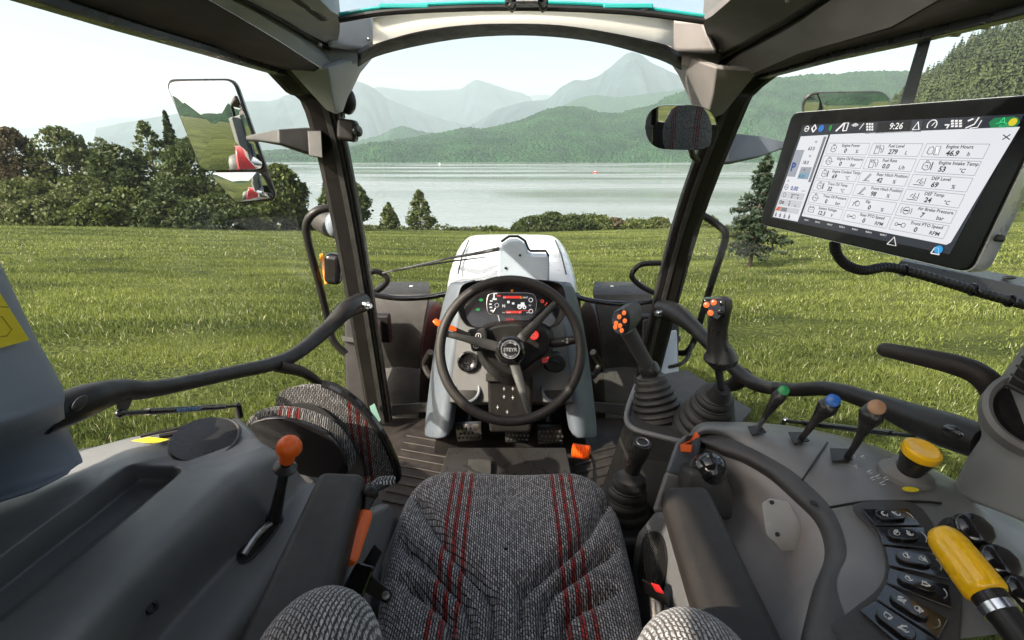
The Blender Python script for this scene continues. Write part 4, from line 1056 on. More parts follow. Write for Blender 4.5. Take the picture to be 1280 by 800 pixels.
obj('disc_rim', MB().torus(W(256, 552, Z=.722), V(.18, -.22, .95), .061, .004, 40, 8), GREYD, lc)
obj('warning_label', MB().hexa(P([(163, 551), (186, 546), (212, 549), (192, 555)], Z=.7245), P([(163, 551), (186, 546), (212, 549), (192, 555)], Z=.7255)), STICK, lc, smooth=0)
obj('sill_groove', MB().tube(P([(176, 545, 'Z', .712), (230, 534, 'Z', .713), (290, 524, 'Z', .71)]), .004, 6).tube(P([(200, 546, 'Z', .72), (245, 537, 'Z', .72), (285, 530, 'Z', .715)]), .006, 6), BLACK, lc)
m = MB(); m.lathe(W(189, 759, Z=.668), V(.75, 0, .66), [(.0085, -.004), (.0085, .003), (.004, .004), (.003, .001), (0, .001)], 16); obj('plug', m, BLACK, lc)
obj('base', MB().prism(P([(100, 560), (300, 522), (395, 600), (380, 690), (300, 900), (-100, 900), (-160, 640)], Z=.42), (0, 0, -.42)), GREYD, lc, bevel=.01)
lv = thing('hand_lever', 'black upright lever with a rounded orange knob on the left console', 'lever', W(340, 660, Z=.61))
sl_ = spline(P([(297, 694), (304, 676), (330, 652), (346, 644), (350, 652), (338, 672), (316, 696), (302, 702)], Z=.6145), 6, True)
obj('slot', MB().prism(sl_, (0, 0, .002)), BLACK, lv, smooth=0)
obj('slot_rim', MB().tube(sl_+[sl_[0]], .0018, 6), GREYD, lv)
obj('slot_guide', MB().tube(P([(304, 694, 'Z', .616), (322, 668, 'Z', .622), (345, 648, 'Z', .618)]), .006, 8, smooth=4), STEEL, lv)
b0, t0 = W(343, 650, Z=.615), W(360, 566, D=.80)
obj('shaft', MB().tube([b0, b0.lerp(t0, .1), b0.lerp(t0, .5), t0], [.0165, .0115, .009, .008], 16), BLACKS, lv)
ax = (t0-b0).normalized()
obj('collar', MB().lathe(b0.lerp(t0, .78), ax, [(.009, 0), (.019, .002), (.019, .005), (.009, .012)], 24), BLACKS, lv)
obj('knob', MB().lathe(t0-ax*.006, ax, [(.0, -.012), (.0125, -.0115), (.0135, .013), (.0195, .0135), (.0205, .017), (.0195, .025), (.0150, .033), (.0080, .0375), (0, .039)], 32), ORANGE, lv)

# ================================================================== INSTRUCTOR SEAT
ins = thing('instructor_seat', 'small folded instructor seat with grey fabric and red stripes behind the left console', 'seat', W(410, 590, Y=1.05))
o2 = spline(P([(344, 506), (352, 489), (378, 483), (408, 490), (440, 515), (468, 553), (484, 592), (478, 606), (440, 600), (390, 570), (350, 530)], Y=1.12), 5, True)
obj('backrest', MB().prism(o2, (.022, .012, .002)), FABRIC2, ins, bevel=.014, seg=4)
c2_ = W(368, 560, Y=1.12); i2 = [c2_+(p-c2_)*.76+(CAM-p).normalized()*.010 for p in o2]
obj('back_shell', MB().prism(i2, (0, -.006, 0)), plastic('dark_cloth', (.02, .018, .018), .9, bump=.6, bscale=600), ins, bevel=.003)
obj('rear_shell', MB().tube([p+V(.024, .014, .002) for p in o2[12:36]], .012, 8), GLOSSB, ins)
o1 = spline(P([(306, 530), (318, 519), (350, 516), (390, 526), (418, 545), (434, 574), (428, 596), (380, 592), (330, 572), (308, 548)], Y=1.02), 5, True)
obj('cushion', MB().prism(o1, (.018, .022, .010)), FABRIC3, ins, bevel=.012, seg=4)
i1 = [p+(sum(o1, Vector())/len(o1)-p)*.03+(CAM-p).normalized()*.018+V(0, 0, -.012) for p in o1]
obj('seat_board', MB().prism(i1, (.0, .012, 0)), GLOSSB, ins, bevel=.006, seg=3)
obj('stem', MB().box(W(400, 610, Y=1.1)+V(0, 0, -.12), (.12, .08, .3)), BLACK, ins, bevel=.01)
for x in (.0,):
    pass
# ================================================================== RIGHT CONSOLE
rc = thing('lever_console', 'grey curved console on the right carrying the coloured levers, switches and yellow knobs', 'console', (.55, .7, 0))
cols_ = 9
O_ = [(868, 532), (905, 527), (955, 529), (1000, 534), (1060, 547), (1120, 567), (1190, 598), (1290, 660), (1420, 770)]
B_ = [(872, 546), (900, 544), (931, 556), (980, 582), (1010, 605), (1042, 639), (1059, 690), (1044, 730), (1075, 815)]
I_ = [(882, 556), (905, 566), (932, 575), (965, 595), (994, 622), (1024, 652), (1034, 692), (1018, 735), (1000, 815)]
M1 = [(880, 566), (902, 580), (925, 592), (955, 610), (984, 634), (1010, 662), (1022, 700), (1008, 745), (985, 820)]
M2 = [(872, 590), (888, 606), (902, 622), (916, 648), (930, 672), (944, 700), (950, 730), (945, 770), (935, 830)]
rows = [P(O_, Z=.60), P(O_, Z=.695), P([(a, b+4) for a, b in O_], Z=.718), P([((a*2+c)/3, (b*2+d)/3) for (a, b), (c, d) in zip(O_, B_)], Z=.735), P([((a+c*2)/3, (b+d*2)/3) for (a, b), (c, d) in zip(O_, B_)], Z=.735), P(B_, Z=.72)]
rows = [spline([r[0]+V(-.01, .02, -.10)]+r, 3) for r in rows]
obj('shelf', MB().loft(rows), GREY, rc, smooth=180, sub=2)
rows = [P(B_, Z=.721), P([((a+c)/2, (b+d)/2) for (a, b), (c, d) in zip(B_, I_)], Z=.722), P(I_, Z=.712), P([((a*2+c)/3, (b*2+d)/3) for (a, b), (c, d) in zip(I_, M1)], Z=.69)]
rows = [spline(r, 4) for r in rows]
obj('edge_band', MB().loft(rows), BAND, rc, smooth=180, sub=1)
rows = [P(I_, Z=.70), P(M1, Z=.68), P([((a+c)/2, (b+d)/2) for (a, b), (c, d) in zip(M1, M2)], Z=.615), P(M2, Z=.56), P([(846, 594), (851, 614), (856, 634), (862, 660), (870, 690), (880, 720), (888, 750), (890, 790), (888, 840)], Z=.535), P([(846, 594), (851, 614), (856, 634), (862, 660), (870, 690), (880, 720), (888, 750), (890, 790), (888, 840)], Z=.1)]
rows = [spline(r, 4) for r in rows]
obj('inner_wall', MB().loft(rows), WARM, rc, smooth=180, sub=1)
obj('groove', MB().tube(P([(1038, 634, 'Z', .731), (1085, 627, 'Z', .736), (1150, 627, 'Z', .736), (1176, 629, 'Z', .733)]), .0022, 6, smooth=4), BLACK, rc)
obj('joint', MB().tube(P([(1003, 600, 'Z', .733), (1020, 574, 'Z', .737), (1034, 553, 'Z', .734)]), .0018, 6, smooth=3), BLACK, rc)
obj('plug', MB().lathe(W(1017, 629, Z=.723), (0, 0, 1), [(.006, 0), (.006, .001), (0, .001)], 12), BLACK, rc)
obj('base', MB().box((.54, .50, .22), (.46, .66, .44)), GREYD, rc, bevel=.02)
# switch field
obj('switch_panel', MB().prism(spline(P([(1066, 632), (1142, 630), (1178, 680), (1200, 730), (1200, 775), (1190, 830), (1130, 850), (1040, 790), (1062, 765), (1098, 735), (1106, 705), (1095, 668)], Z=.737), 4, True), (0, 0, .0025)), GREYD, rc, bevel=.002)
SW = [[(1077, 637), (1135, 637), (1151, 658), (1094, 658)], [(1095, 660), (1154, 660), (1167, 687), (1104, 682)], [(1106, 684), (1173, 694), (1187, 725), (1111, 708)],
      [(1111, 711), (1186, 733), (1189, 761), (1108, 730)], [(1107, 731), (1184, 775), (1172, 799), (1095, 750)], [(1094, 752), (1172, 803), (1152, 832), (1074, 764)]]
labs = ['first black rocker switch in the row beside the yellow lever, farthest from the seat', 'second black rocker switch in the row, just below the farthest one', 'third black rocker switch in the row with two linked icons', 'fourth black rocker switch in the row, left of the yellow lever tip', 'fifth black rocker switch in the row with a grey half', 'last black rocker switch in the row, nearest the seat back']
for q, lab in zip(SW, labs):
    a, b, c, d = P(q, Z=.7415)
    t = thing('rocker_switch', lab, 'switch', (a+b+c+d)/4, 'rocker switches on the right console')
    obj('base', MB().prism([a, b, c, d], (0, 0, .002)), GLOSSB, t, bevel=.001)
    u, v = ((b-a)+(c-d))/2, ((d-a)+(c-b))/2; m0 = (a+b+c+d)/4
    L, H = u.length*.62, v.length*.56; ud, vd = u.normalized(), v.normalized()
    pill = []
    for k in range(20):
        an = 2*math.pi*k/20; ex = L/2-H/2
        pill.append(m0 - ud*L*.06 + ud*(math.cos(an)*H/2+(ex if math.cos(an) > 0 else -ex)) + vd*math.sin(an)*H/2 + V(0, 0, .002))
    r = obj('rocker', MB().prism(pill, (0, 0, .005)), GLOSSB, t, bevel=.0015)
    m = MB()
    for s in (-1, 1):
        o_ = m0 - ud*L*.06 + ud*s*L*.22 + V(0, 0, .0075)
        seg = random.Random(int(m0.y*1e5)+s)
        pts = [o_+ud*seg.uniform(-.14, .14)*L*.9+vd*seg.uniform(-.3, .3)*H for _ in range(5)]
        m.tube(pts, .0006, 5, smooth=3)
        m.tube([o_+ud*(math.cos(k)*.1*L)+vd*(math.sin(k)*.2*H) for k in [i*.7 for i in range(8)]], .0005, 5)
    obj('icon', m, INK, r, smooth=0)
    rim = MB().tube([m0+ud*L*.62+vd*H*k*.5+ud*(1-k*k)*.004+V(0, 0, .0025) for k in (-.9, -.5, 0, .5, .9)], .0007, 5); obj('rim_line', rim, STEEL, t)

def lever(lab, base, mids, head, rad, cap_m, D0, D1, slot):
    p0 = W(*base, Z=.735); t = thing('control_lever', lab, 'lever', p0, 'hydraulic control levers on the right console')
    pts = [p0-V(0, 0, .03), p0] + [W(a, b, D=D0+(D1-D0)*f) for a, b, f in mids] + [W(*head, D=D1)]
    obj('slot', MB().prism(P(slot, Z=.7385), (0, 0, .0025)), BLACK, t, bevel=.001)
    n = len(mids)
    obj('shaft', MB().tube(pts, [.0065, .0065, .006, .0075, .0125, rad, rad*.72], 16, smooth=6, flat=[.75]*(6*(len(pts)-1)+1)), BLACKS, t)
    ax = (CAM-pts[-1]).normalized(); ax = (ax+V(.05, 0, .25)).normalized()
    c = pts[-1].lerp(pts[-2], .22)
    obj('cap', MB().lathe(c+ax*rad*.50, ax, [(rad*.60, 0), (rad*.60, rad*.2), (rad*.5, rad*.27), (0, rad*.30)], 24), cap_m, t)
lever('black control lever with a green cap', (945, 541), [(953, 526, .3), (963, 511, .6), (972, 498, .85)], (981, 487), .0165, GREENP, .965, .93, [(934, 534), (950, 532), (958, 541), (940, 545)])
lever('black control lever with a blue cap', (1000, 551), [(1010, 538, .3), (1022, 522, .6), (1032, 511, .85)], (1043, 500), .0195, BLUEP, .90, .86, [(985, 541), (1003, 541), (1012, 552), (992, 556)])
lever('black control lever with a tan cap', (1058, 574), [(1070, 555, .3), (1080, 536, .6), (1087, 522, .85)], (1097, 508), .021, TANP, .83, .79, [(1037, 561), (1060, 562), (1066, 576), (1040, 578)])
m = MB()
for a, b, l in ((1066, 570, 5), (1076, 571, 7), (1068, 583, 6), (1084, 590, 9), (1094, 596, 10), (1088, 598, 8), (1104, 598, 9), (1100, 604, 10)):
    m.tube([W(a, b, Z=.7375), W(a+l*.5, b-l*.25, Z=.7375)], .0009, 5).tube([W(a+2, b+2, Z=.7375), W(a+l*.7, b+1, Z=.7375)], .0007, 5)
obj('printed_symbols', m, INK, rc, smooth=0)
kn = part('mushroom_knob', rc, W(1128, 598, Z=.72), 'yellow mushroom-shaped push knob on a black collar')
b0, t0 = W(1130, 598, Z=.725), W(1150, 567, D=.775); ax = (t0-b0).normalized(); ax = (ax*.6+V(.15, -.1, .8)).normalized()
obj('flange', MB().lathe(b0, (0, 0, 1), [(.040, .006), (.038, .014), (.030, .018), (.022, .03)], 36), GREY, kn)
obj('collar', MB().tube([b0+V(0, 0, .012), b0.lerp(t0, .5), t0], [.021, .019, .026], 28), BLACKS, kn)
obj('button', MB().lathe(t0-ax*.002, ax, [(.0, -.001), (.026, 0), (.0275, .004), (.026, .012), (.0215, .015), (.0, .013)], 36), YELLOW, kn)
obj('oval_sticker', MB().lathe(W(1138, 612, Z=.7385), (0, 0, 1), [(.013, 0), (.013, .001), (0, .001)], 24, sx=.45, up=(0, 1, 0)), STICK, rc)
yh = thing('park_lever', 'yellow sleeve handle on a black rod pointing up from the lower right corner', 'lever', W(1250, 750, D=.6))
a, b = W(1180, 672, D=.60), W(1234, 742, D=.545); d = (b-a).normalized()
obj('sleeve', MB().tube([a-d*.010, a-d*.0085, a-d*.004, a+d*.003, a+d*.012, a.lerp(b, .5), b-d*.008, b-d*.002, b+d*.001, b+d*.002], [.004, .013, .0165, .0195, .0208, .0215, .0222, .022, .020, .016], 36), YELLOW, yh, smooth=60)
obj('rod', MB().tube([b, b+d*.025, b+d*.09], [.018, .016, .013], 16), BLACKS, yh)
obj('ferrule', MB().tube([b+d*.012, b+d*.022], .0185, 18), CHROME, yh)
for (px, py, rd, D, lab) in ((1214, 664, 23, .655, 'black ribbed turn knob nearest the vent column'), (1246, 704, 23, .615, 'black ribbed turn knob in the middle of the three beside the yellow lever'), (1276, 742, 22, .575, 'black turn knob partly hidden at the right edge under the yellow lever')):
    c = W(px, py, D=D); r_ = rd/F_PX*D; t = part('turn_knob', rc, c-V(0, 0, r_), lab)
    ax = V(-.15, -.45, .88).normalized(); rows = []
    obj('cap', MB().lathe(c-ax*r_*.7, ax, [(r_*.98, 0), (r_*.95, r_*.9), (r_*.86, r_*1.2), (r_*.62, r_*1.38), (r_*.3, r_*1.43), (0, r_*1.44)], 10), GLOSSB, t, smooth=50, bevel=.0025, seg=2)
    obj('skirt', MB().lathe(c-ax*r_*1.1, ax, [(r_*1.1, 0), (r_*1.1, r_*.25), (r_*.9, r_*.4)], 28), BLACK, t)
cb = thing('cover_plate', 'small translucent grey cover plate with two screws on the inner wall of the right console', 'cover', W(970, 650, D=.85))
q0 = P([(951, 628), (962, 622), (985, 626), (992, 640), (991, 668), (984, 677), (966, 677), (957, 668)], D=.775)
obj('plate', MB().prism(q0, (.02, .004, -.025)), CLEARC, cb, bevel=.006, seg=3)
for a, b in ((965, 628), (972, 668)):
    m = MB(); screw(m, W(a, b, D=.772), CAM-W(a, b, D=.772), .0035); obj('screw', m, BLACK, cb)

# lever housing with gaiters --------------------------------------------
hs = thing('joystick_housing', 'dark grey floor-standing housing with light rim under the two joysticks', 'housing', (.5, 1.0, 0))
tq = P([(796, 474), (858, 462), (940, 512), (900, 560), (862, 560), (782, 536)], Z=.60); bq = [V(p.x-.02*(1 if p.x < .45 else 0), p.y, 0) for p in tq]
rows = [[V(p.x, p.y, 0) for p in tq], [V(p.x, p.y, .45) for p in tq], tq]
mb = MB().loft(rows, True); mb.add(tq, [(0, 1, 2, 3, 4, 5)])
obj('body', mb, GREYD, hs, bevel=.02, seg=4)
sl2 = P([(782, 536, 'Z', .60), (862, 562, 'Z', .60), (905, 566, 'Z', .60), (860, 640, 'Z', .36), (800, 690, 'Z', .30), (752, 612, 'Z', .15)])
obj('ramp', MB().loft([[p+V(0, .02, 0) for p in sl2[:3]], [sl2[5], sl2[4], sl2[3]], [V(p.x, p.y, 0) for p in (sl2[5], sl2[4], sl2[3])]]), GREYD, hs, smooth=50, bevel=.008)
rim = spline(P([(800, 473), (790, 495), (783, 522), (792, 536), (822, 545), (850, 552)], Z=.605), 5)
obj('rim', MB().tube(rim, .007, 10), GREY, hs)
def gaiter(mb, c, ax, r0, r1, h, n, up=None, sx=1.0):
    prof = [(r0*1.06, -.01)]
    for k in range(n):
        f = k/n; rr = r0+(r1-r0)*f
        prof += [(rr*1.0, h*f), (rr*1.035, h*(f+.3/n)), (rr*1.0, h*(f+.55/n)), (rr*.90, h*(f+.75/n)), (rr*.9, h*(f+.9/n))]
    prof += [(r1, h), (r1*.8, h*1.02)]
    return mb.lathe(c, ax, prof, 32, sx=sx, up=up)
j1 = thing('joystick', 'angled grey joystick with a round cluster of glowing orange buttons beside the right front pillar', 'joystick', W(820, 520, Z=.6), 'joysticks on the right')
c0 = W(822, 515, Z=.60); c1 = W(812, 466, D=1.27); ax = c1-c0
obj('gaiter', gaiter(MB(), c0, ax, .066, .036, ax.length*.92, 6), RUBBER, j1)
h0, h1 = W(814, 466, D=1.27), W(784, 412, D=1.22)
obj('sleeve', MB().tube([h0, h0.lerp(h1, .12), h0.lerp(h1, .18)], [.026, .027, .022], 18), BLACKS, j1)
obj('shaft', MB().tube([h0.lerp(h1, .0), h0.lerp(h1, .5), h1], [.019, .0195, .021], 18), GREYD, j1)
hd = MB(); oh = spline(P([(765, 398), (770, 388), (782, 386), (788, 396), (787, 412), (778, 419), (768, 414)], D=1.17), 4, True)
back = [p+V(.045, .05, .008) for p in oh]; ctr = sum(back, Vector())/len(back)
hd.loft([oh, [p.lerp(q, .6) for p, q in zip(oh, back)], [ctr.lerp(q, .8) for q in back]], True, True)
hb = obj('head', hd, GREYD, j1, bevel=.005, seg=3)
fc = [p+V(-.002, -.004, .0015) for p in oh]; cc = sum(fc, Vector())/len(fc)
obj('face', MB().prism([cc.lerp(p, .94) for p in fc], (.001, .003, 0)), GLOSSB, hb)
for a, b in ((770, 404), (774, 396), (780, 391), (775, 407), (781, 401), (777, 413), (769, 409)):
    obj('button', MB().ell(W(a, b, D=1.163)+V(0, 0, 0), (.0052, .004, .0062), n=12), EO, hb)
j2 = thing('joystick', 'tall dark joystick with five round buttons, three of them orange, on a wide ribbed gaiter', 'joystick', W(880, 540, Z=.6), 'joysticks on the right')
c0, c1 = W(880, 532, Z=.61), W(902, 486, D=1.10); ax = c1-c0
obj('gaiter', gaiter(MB(), c0, ax*.75+V(0, 0, .03), .072, .035, ax.length*.8, 5), RUBBER, j2)
obj('boot', MB().tube([c0.lerp(c1, .75), c1], [.030, .019], 18), BLACKS, j2)
s1 = W(897, 455, D=1.06)
obj('shaft', MB().tube([c1, s1], .0085, 12), GLOSSB, j2)
gp_ = [(898, 462, 1.06, .013), (900, 452, 1.055, .034), (901, 446, 1.05, .037), (900, 438, 1.045, .030), (897, 428, 1.04, .0235), (897, 410, 1.03, .0225), (899, 395, 1.025, .024), (899, 384, 1.02, .030), (898, 376, 1.02, .031), (898, 371, 1.02, .022)]
gr_ = obj('grip', MB().tube([W(a, b, D=d) for a, b, d, r in gp_], [r for *_, r in gp_], 20, flat=[1, 1, .95, .9, .85, .8, .8, .75, .7, .7], up=(.9, .35, 0)), BLACKS, j2)
fq = P([(880, 374), (908, 373), (906, 392), (897, 402), (886, 396)], D=.985)
fc_ = obj('button_plate', MB().prism(fq, (.006, .03, -.004)), GLOSSB, gr_, bevel=.004, seg=3)
for a, b, m_ in ((883, 381, EO), (892, 378, EO), (888, 391, EO), (902, 379, GLOSSB), (900, 390, GLOSSB)):
    obj('button', MB().lathe(W(a, b, D=.985), CAM-W(a, b, D=.98), [(.0062, -.004), (.0062, .002), (.004, .0035), (0, .004)], 16), m_, fc_)
gl = thing('gear_lever', 'short black gear lever with round emblem and ribbed boot left of the joystick housing', 'lever', W(775, 625, Z=.2))
c0 = W(778, 640, D=1.15); c1 = W(790, 588, D=1.10)
obj('boot', gaiter(MB(), c0-(c1-c0)*.2, c1-c0, .055, .026, (c1-c0).length*1.05, 5, sx=1.2, up=(1, 0, 0)), RUBBER, gl)
k1 = W(803, 553, D=1.06)
kb = obj('knob', MB().tube([c1, c1.lerp(k1, .35), c1.lerp(k1, .5), c1.lerp(k1, .9), k1], [.018, .017, .021, .0235, .020], 20), BLACKS, gl)
ax = (k1-c1).normalized(); eb = MB().torus(k1+ax*.002, ax, .013, .0015, 24, 6); obj('emblem', eb, STEEL, kb)
obj('boot_base', MB().box(c0-V(0, 0, .06), (.16, .17, .10)), BLACK, gl, bevel=.02)
sp2 = thing('slider_pod', 'pale grey pod with an orange slider at the front of the right armrest', 'switch pod', W(855, 590, D=.95))
pq = P([(832, 590), (845, 552), (858, 541), (877, 545), (876, 560), (868, 600)], D=.93)
obj('pod', MB().prism(pq, (.015, .05, -.07)), LIGHT, sp2, bevel=.008, seg=4)
obj('pod_foot', MB().hexa(P([(832, 588), (868, 598), (850, 650), (815, 640)], D=.93), P([(832, 588), (868, 598), (850, 650), (815, 640)], D=1.02)), GREY, sp2, bevel=.01, seg=3)
obj('slider_slot', MB().hexa(P([(858, 545), (867, 544), (864, 556), (855, 557)], D=.927), P([(858, 545), (867, 544), (864, 556), (855, 557)], D=.935)), BLACK, sp2)
obj('slider', MB().hexa(P([(851, 556), (864, 553), (870, 541), (873, 545), (866, 566), (852, 564)][:4], D=.921), P([(851, 556), (864, 553), (870, 541), (873, 545)], D=.93)), ORANGE, sp2, bevel=.002)
obj('slider_tab', MB().hexa(P([(850, 555), (866, 556), (864, 566), (851, 565)], D=.915), P([(850, 555), (866, 556), (864, 566), (851, 565)], D=.93)), ORANGE, sp2, bevel=.002)
bx_ = thing('knob_box', 'grey box with a glossy black round knob beside the right armrest', 'knob', W(888, 640, D=.9))
q1 = P([(861, 588), (908, 590), (918, 618), (917, 652), (866, 650), (857, 615)], D=.865)
obj('box', MB().prism(q1, (.01, .07, -.03)), GREYD, bx_, bevel=.010, seg=4)
obj('knob', MB().lathe(W(886, 588, D=.89), V(-.1, -.5, .85), [(.030, -.01), (.031, .004), (.029, .018), (.020, .030), (.006, .035), (0, .0355)], 32), GLOSSB, bx_)
obj('knob_rim', MB().torus(W(886, 588, D=.89), V(-.1, -.5, .85), .031, .003, 32, 8), GREYD, bx_)

# ================================================================== STEERING
sw = thing('steering_wheel', 'black three-spoke steering wheel in front of the instrument cluster', 'steering wheel', (0, 1.21, .745))
ctr = W(638, 437, D=1.31); nrm = V(0, -.905, .425).normalized()
Rw = 88*1.31/F_PX
obj('rim', MB().torus(ctr, nrm, Rw, .0138, 96, 18, squash=1.15), PAD, sw)
xr, yr = V(1, 0, 0), nrm.cross(V(1, 0, 0)).normalized()
hubc = ctr - nrm*.03
def spoke(a, w0, w1):
    d = xr*math.cos(a)+yr*math.sin(a)
    p = [hubc+d*.03, hubc+d*.07+nrm*.004, hubc+d*(Rw*.7)+nrm*.022, ctr+d*(Rw-.004)]
    return MB().tube(p, [w0, w0, w1, w1*.9], 12, smooth=4, flat=[.5]*13, up=nrm)
for a in (R(166), R(-74), R(46)): obj('spoke', spoke(a, .0145, .0095), RUBBER, sw)
hub = obj('hub', MB().lathe(hubc-nrm*.03, nrm, [(.044, 0), (.043, .03), (.037, .05), (.031, .055), (.0285, .052), (.0285, .057), (.026, .060), (0, .061)], 40), GLOSSB, sw)
m = MB().torus(hubc+nrm*.0305, nrm, .0245, .0012, 40, 6)
for k in range(36):
    a = k*math.pi/18
    if abs(math.sin(a)) > .5: m.tube([hubc+nrm*.031+(xr*math.cos(a)+yr*math.sin(a))*q for q in (.017, .0225)], .0007, 5)
m.text('STEYR', hubc+nrm*.0318-yr*.0048, xr, yr, .0135, align='CENTER', bold=.03)
obj('emblem', m, plastic('silver_print', (.3, .3, .3), .35, metal=.6), hub, smooth=0)

ic_ = thing('instrument_cluster', 'black instrument cluster with a lit display behind the steering wheel', 'instrument cluster', W(640, 410, D=1.5))
face = spline(P([(583, 370), (590, 361), (612, 357), (640, 356), (668, 357), (690, 361), (697, 370), (700, 386), (694, 402), (682, 409), (640, 411), (598, 409), (586, 402), (580, 386)], D=1.50), 4, True)
fcn = sum(face, Vector())/len(face); fn = (CAM-fcn).normalized()
obj('face', MB().prism(face, (-fn)*.01), GLOSSB, ic_)
outer = [fcn+(p-fcn)*1.10+V(0, 0, .006) for p in face]
def ring(a, b, off0, off1): return MB().loft([[p+fn*off0 for p in a], [p+fn*off1 for p in a], [p+fn*off1 for p in b], [p+fn*off0 for p in b]], True)
hood_ = [fcn+(p-fcn)*1.14+V(0, 0, .008)+fn*(.05 if p.z > fcn.z else .0)*max(0, (p.z-fcn.z)/.065) for p in face]
rows = [[p for p in face], [p+fn*.018 for p in outer], hood_, [fcn+(p-fcn)*1.14-fn*.10+V(0, 0, .005) for p in face], [fcn+(p-fcn)*.8-fn*.14 for p in face]]
obj('bezel', MB().loft(rows, True, False), BLACK, ic_, smooth=60)
D1 = 1.497
scr = spline(P([(609, 374), (614, 367), (640, 366), (664, 367), (670, 374), (670, 386), (664, 393), (640, 394), (614, 393), (609, 386)], D=D1), 3, True)
sc_ = obj('display', MB().prism(scr, (0, .002, 0)), ESB, ic_, smooth=0)
obj('display_edge', MB().tube(scr+[scr[0]], .0009, 5), STEEL, sc_)
def cx(px, py, D=1.494): return W(px, py, D=D)
XR = V(1, 0, 0); YU = V(0, SP, CP)
def rect(mb, x0, y0, x1, y1, D=1.4945): mb.sheet(P([(x0, y1), (x1, y1), (x1, y0), (x0, y0)], D=D)); return mb
m = MB(); rect(m, 629, 370, 651, 373); rect(m, 632, 388.6, 652, 391.6); rect(m, 650, 388, 664, 388.6)
obj('red_bar', m, ER, sc_, smooth=0)
m = MB()
m.text('N', cx(628, 384), XR, YU, .012, bold=.03); m.text('0.0', cx(629, 372.7), XR, YU, .0065); m.text('00:07', cx(654, 372.7), XR, YU, .0065, bold=.01)
m.text('0.0', cx(628, 391.5), XR, YU, .006); m.text('km/h', cx(633.5, 391.3), XR, YU, .006); m.text('0', cx(649, 391.6), XR, YU, .007); m.text('0%', cx(658, 391.5), XR, YU, .006)
m.text('0.0', cx(661, 382.5), XR, YU, .006)
for y_, x_ in ((376.5, 612.5), (380.5, 611.5), (384.5, 612), (388.5, 613)): rect(m, x_, y_-1.2, x_+3.2, y_+.6)
rect(m, 616.5, 366.5, 618.5, 374); rect(m, 617, 366, 621.5, 367.6); rect(m, 615.5, 372.8, 621, 375)
m.torus(cx(621, 381.5), fn, .006, .0006, 20, 5); m.torus(cx(663.5, 375), fn, .006, .0009, 20, 5); m.torus(cx(663.5, 389), fn, .006, .0009, 20, 5)
m.torus(cx(649.5, 383.5), fn, .0052, .002, 20, 5); m.torus(cx(655.5, 384), fn, .0042, .0018, 20, 5); rect(m, 647, 380.5, 656, 383.2); rect(m, 651, 378, 655.5, 381); rect(m, 634, 376, 637, 379); rect(m, 640, 378, 643, 380.5)
m.tube([cx(622.5, 394), cx(624.5, 402)], .0013, 5)
obj('readout', m, EW, sc_, smooth=0)
m = MB().tube([cx(616, 390.5), cx(619.5, 385)], .001, 5); rect(m, 621, 369, 626, 370.6); m.text('STEYR', cx(632, 400.8), XR, YU, .0095, bold=.01)
m.torus(cx(678, 376.5), fn, .004, .0012, 16, 5); m.tube([cx(681, 382), cx(684, 378)], .0012, 5)
obj('red_readout', m, ER, sc_, smooth=0)
m = MB().torus(cx(651.5, 372), fn, .0028, .0008, 14, 5); obj('amber_readout', m, EA, sc_, smooth=0)
for a, b in ((601, 375), (597, 387)):
    obj('indicator_lamp', MB().prism(P([(a-3, b), (a, b-2), (a+3, b-1), (a+3, b+1), (a, b+2)], D=D1), (0, .001, 0)), EG, ic_, smooth=0)
obj('warning_lamp', MB().ell(W(640, 363.5, D=1.50), (.005, .003, .005), n=12), AMBER, ic_)

twr = thing('dashboard', 'pale grey dashboard tower with vents and cup holders under the steering wheel', 'dashboard', (0, 1.7, 0))
def strip(name, lft, rgt, mat, bev=.006, th=.05):
    a = P(lft); b = P(rgt)
    rows = [[p, q] for p, q in zip(a, b)]
    return obj(name, MB().loft(rows), mat, twr, solid=th, bevel=bev, smooth=50)
# outer cheeks
for s in (1, -1):
    def mx(lst): return [(q[0] if s == 1 else 1277-q[0], *q[1:]) for q in lst]
    L0 = mx([(566, 350, 'Y', 1.80), (553, 400, 'Y', 1.76), (545, 470, 'Y', 1.72), (537, 528, 'Y', 1.66), (536, 548, 'Y', 1.63)])
    L1 = mx([(590, 350, 'Y', 1.76), (578, 400, 'Y', 1.71), (568, 470, 'Y', 1.66), (558, 530, 'Y', 1.61), (556, 552, 'Y', 1.58)])
    Lb = mx([(560, 350, 'Y', 2.0), (546, 400, 'Y', 1.98), (536, 470, 'Y', 1.95), (530, 528, 'Y', 1.9), (528, 548, 'Y', 1.86)])
    a, b, c = P(L0), P(L1), P(Lb)
    obj('cheek', MB().loft([c, a, b, [q+V(s*.03, .08, 0) for q in b]]), LIGHT, twr, smooth=180, sub=1, solid=.01)
mid = MB().loft([P([(575, 398, 'Y', 1.70), (703, 398, 'Y', 1.70)]), P([(570, 435, 'Y', 1.68), (708, 435, 'Y', 1.68)]), P([(566, 470, 'Y', 1.655), (712, 470, 'Y', 1.655)]), P([(562, 503, 'Y', 1.64), (716, 503, 'Y', 1.64)]), P([(562, 506, 'Y', 1.70), (716, 506, 'Y', 1.70)])])
obj('fascia', mid, GREY, twr, bevel=.006, smooth=50)
obj('recess', MB().hexa(P([(552, 500), (725, 500), (735, 570), (542, 570)], Y=1.80), P([(552, 500), (725, 500), (735, 570), (542, 570)], Y=1.9)), BLACK, twr)
obj('centre_column', MB().hexa(P([(606, 395), (668, 395), (664, 540), (612, 540)], Y=1.60), P([(606, 395), (668, 395), (664, 540), (612, 540)], Y=1.72)), BLACK, twr, bevel=.012, seg=3)
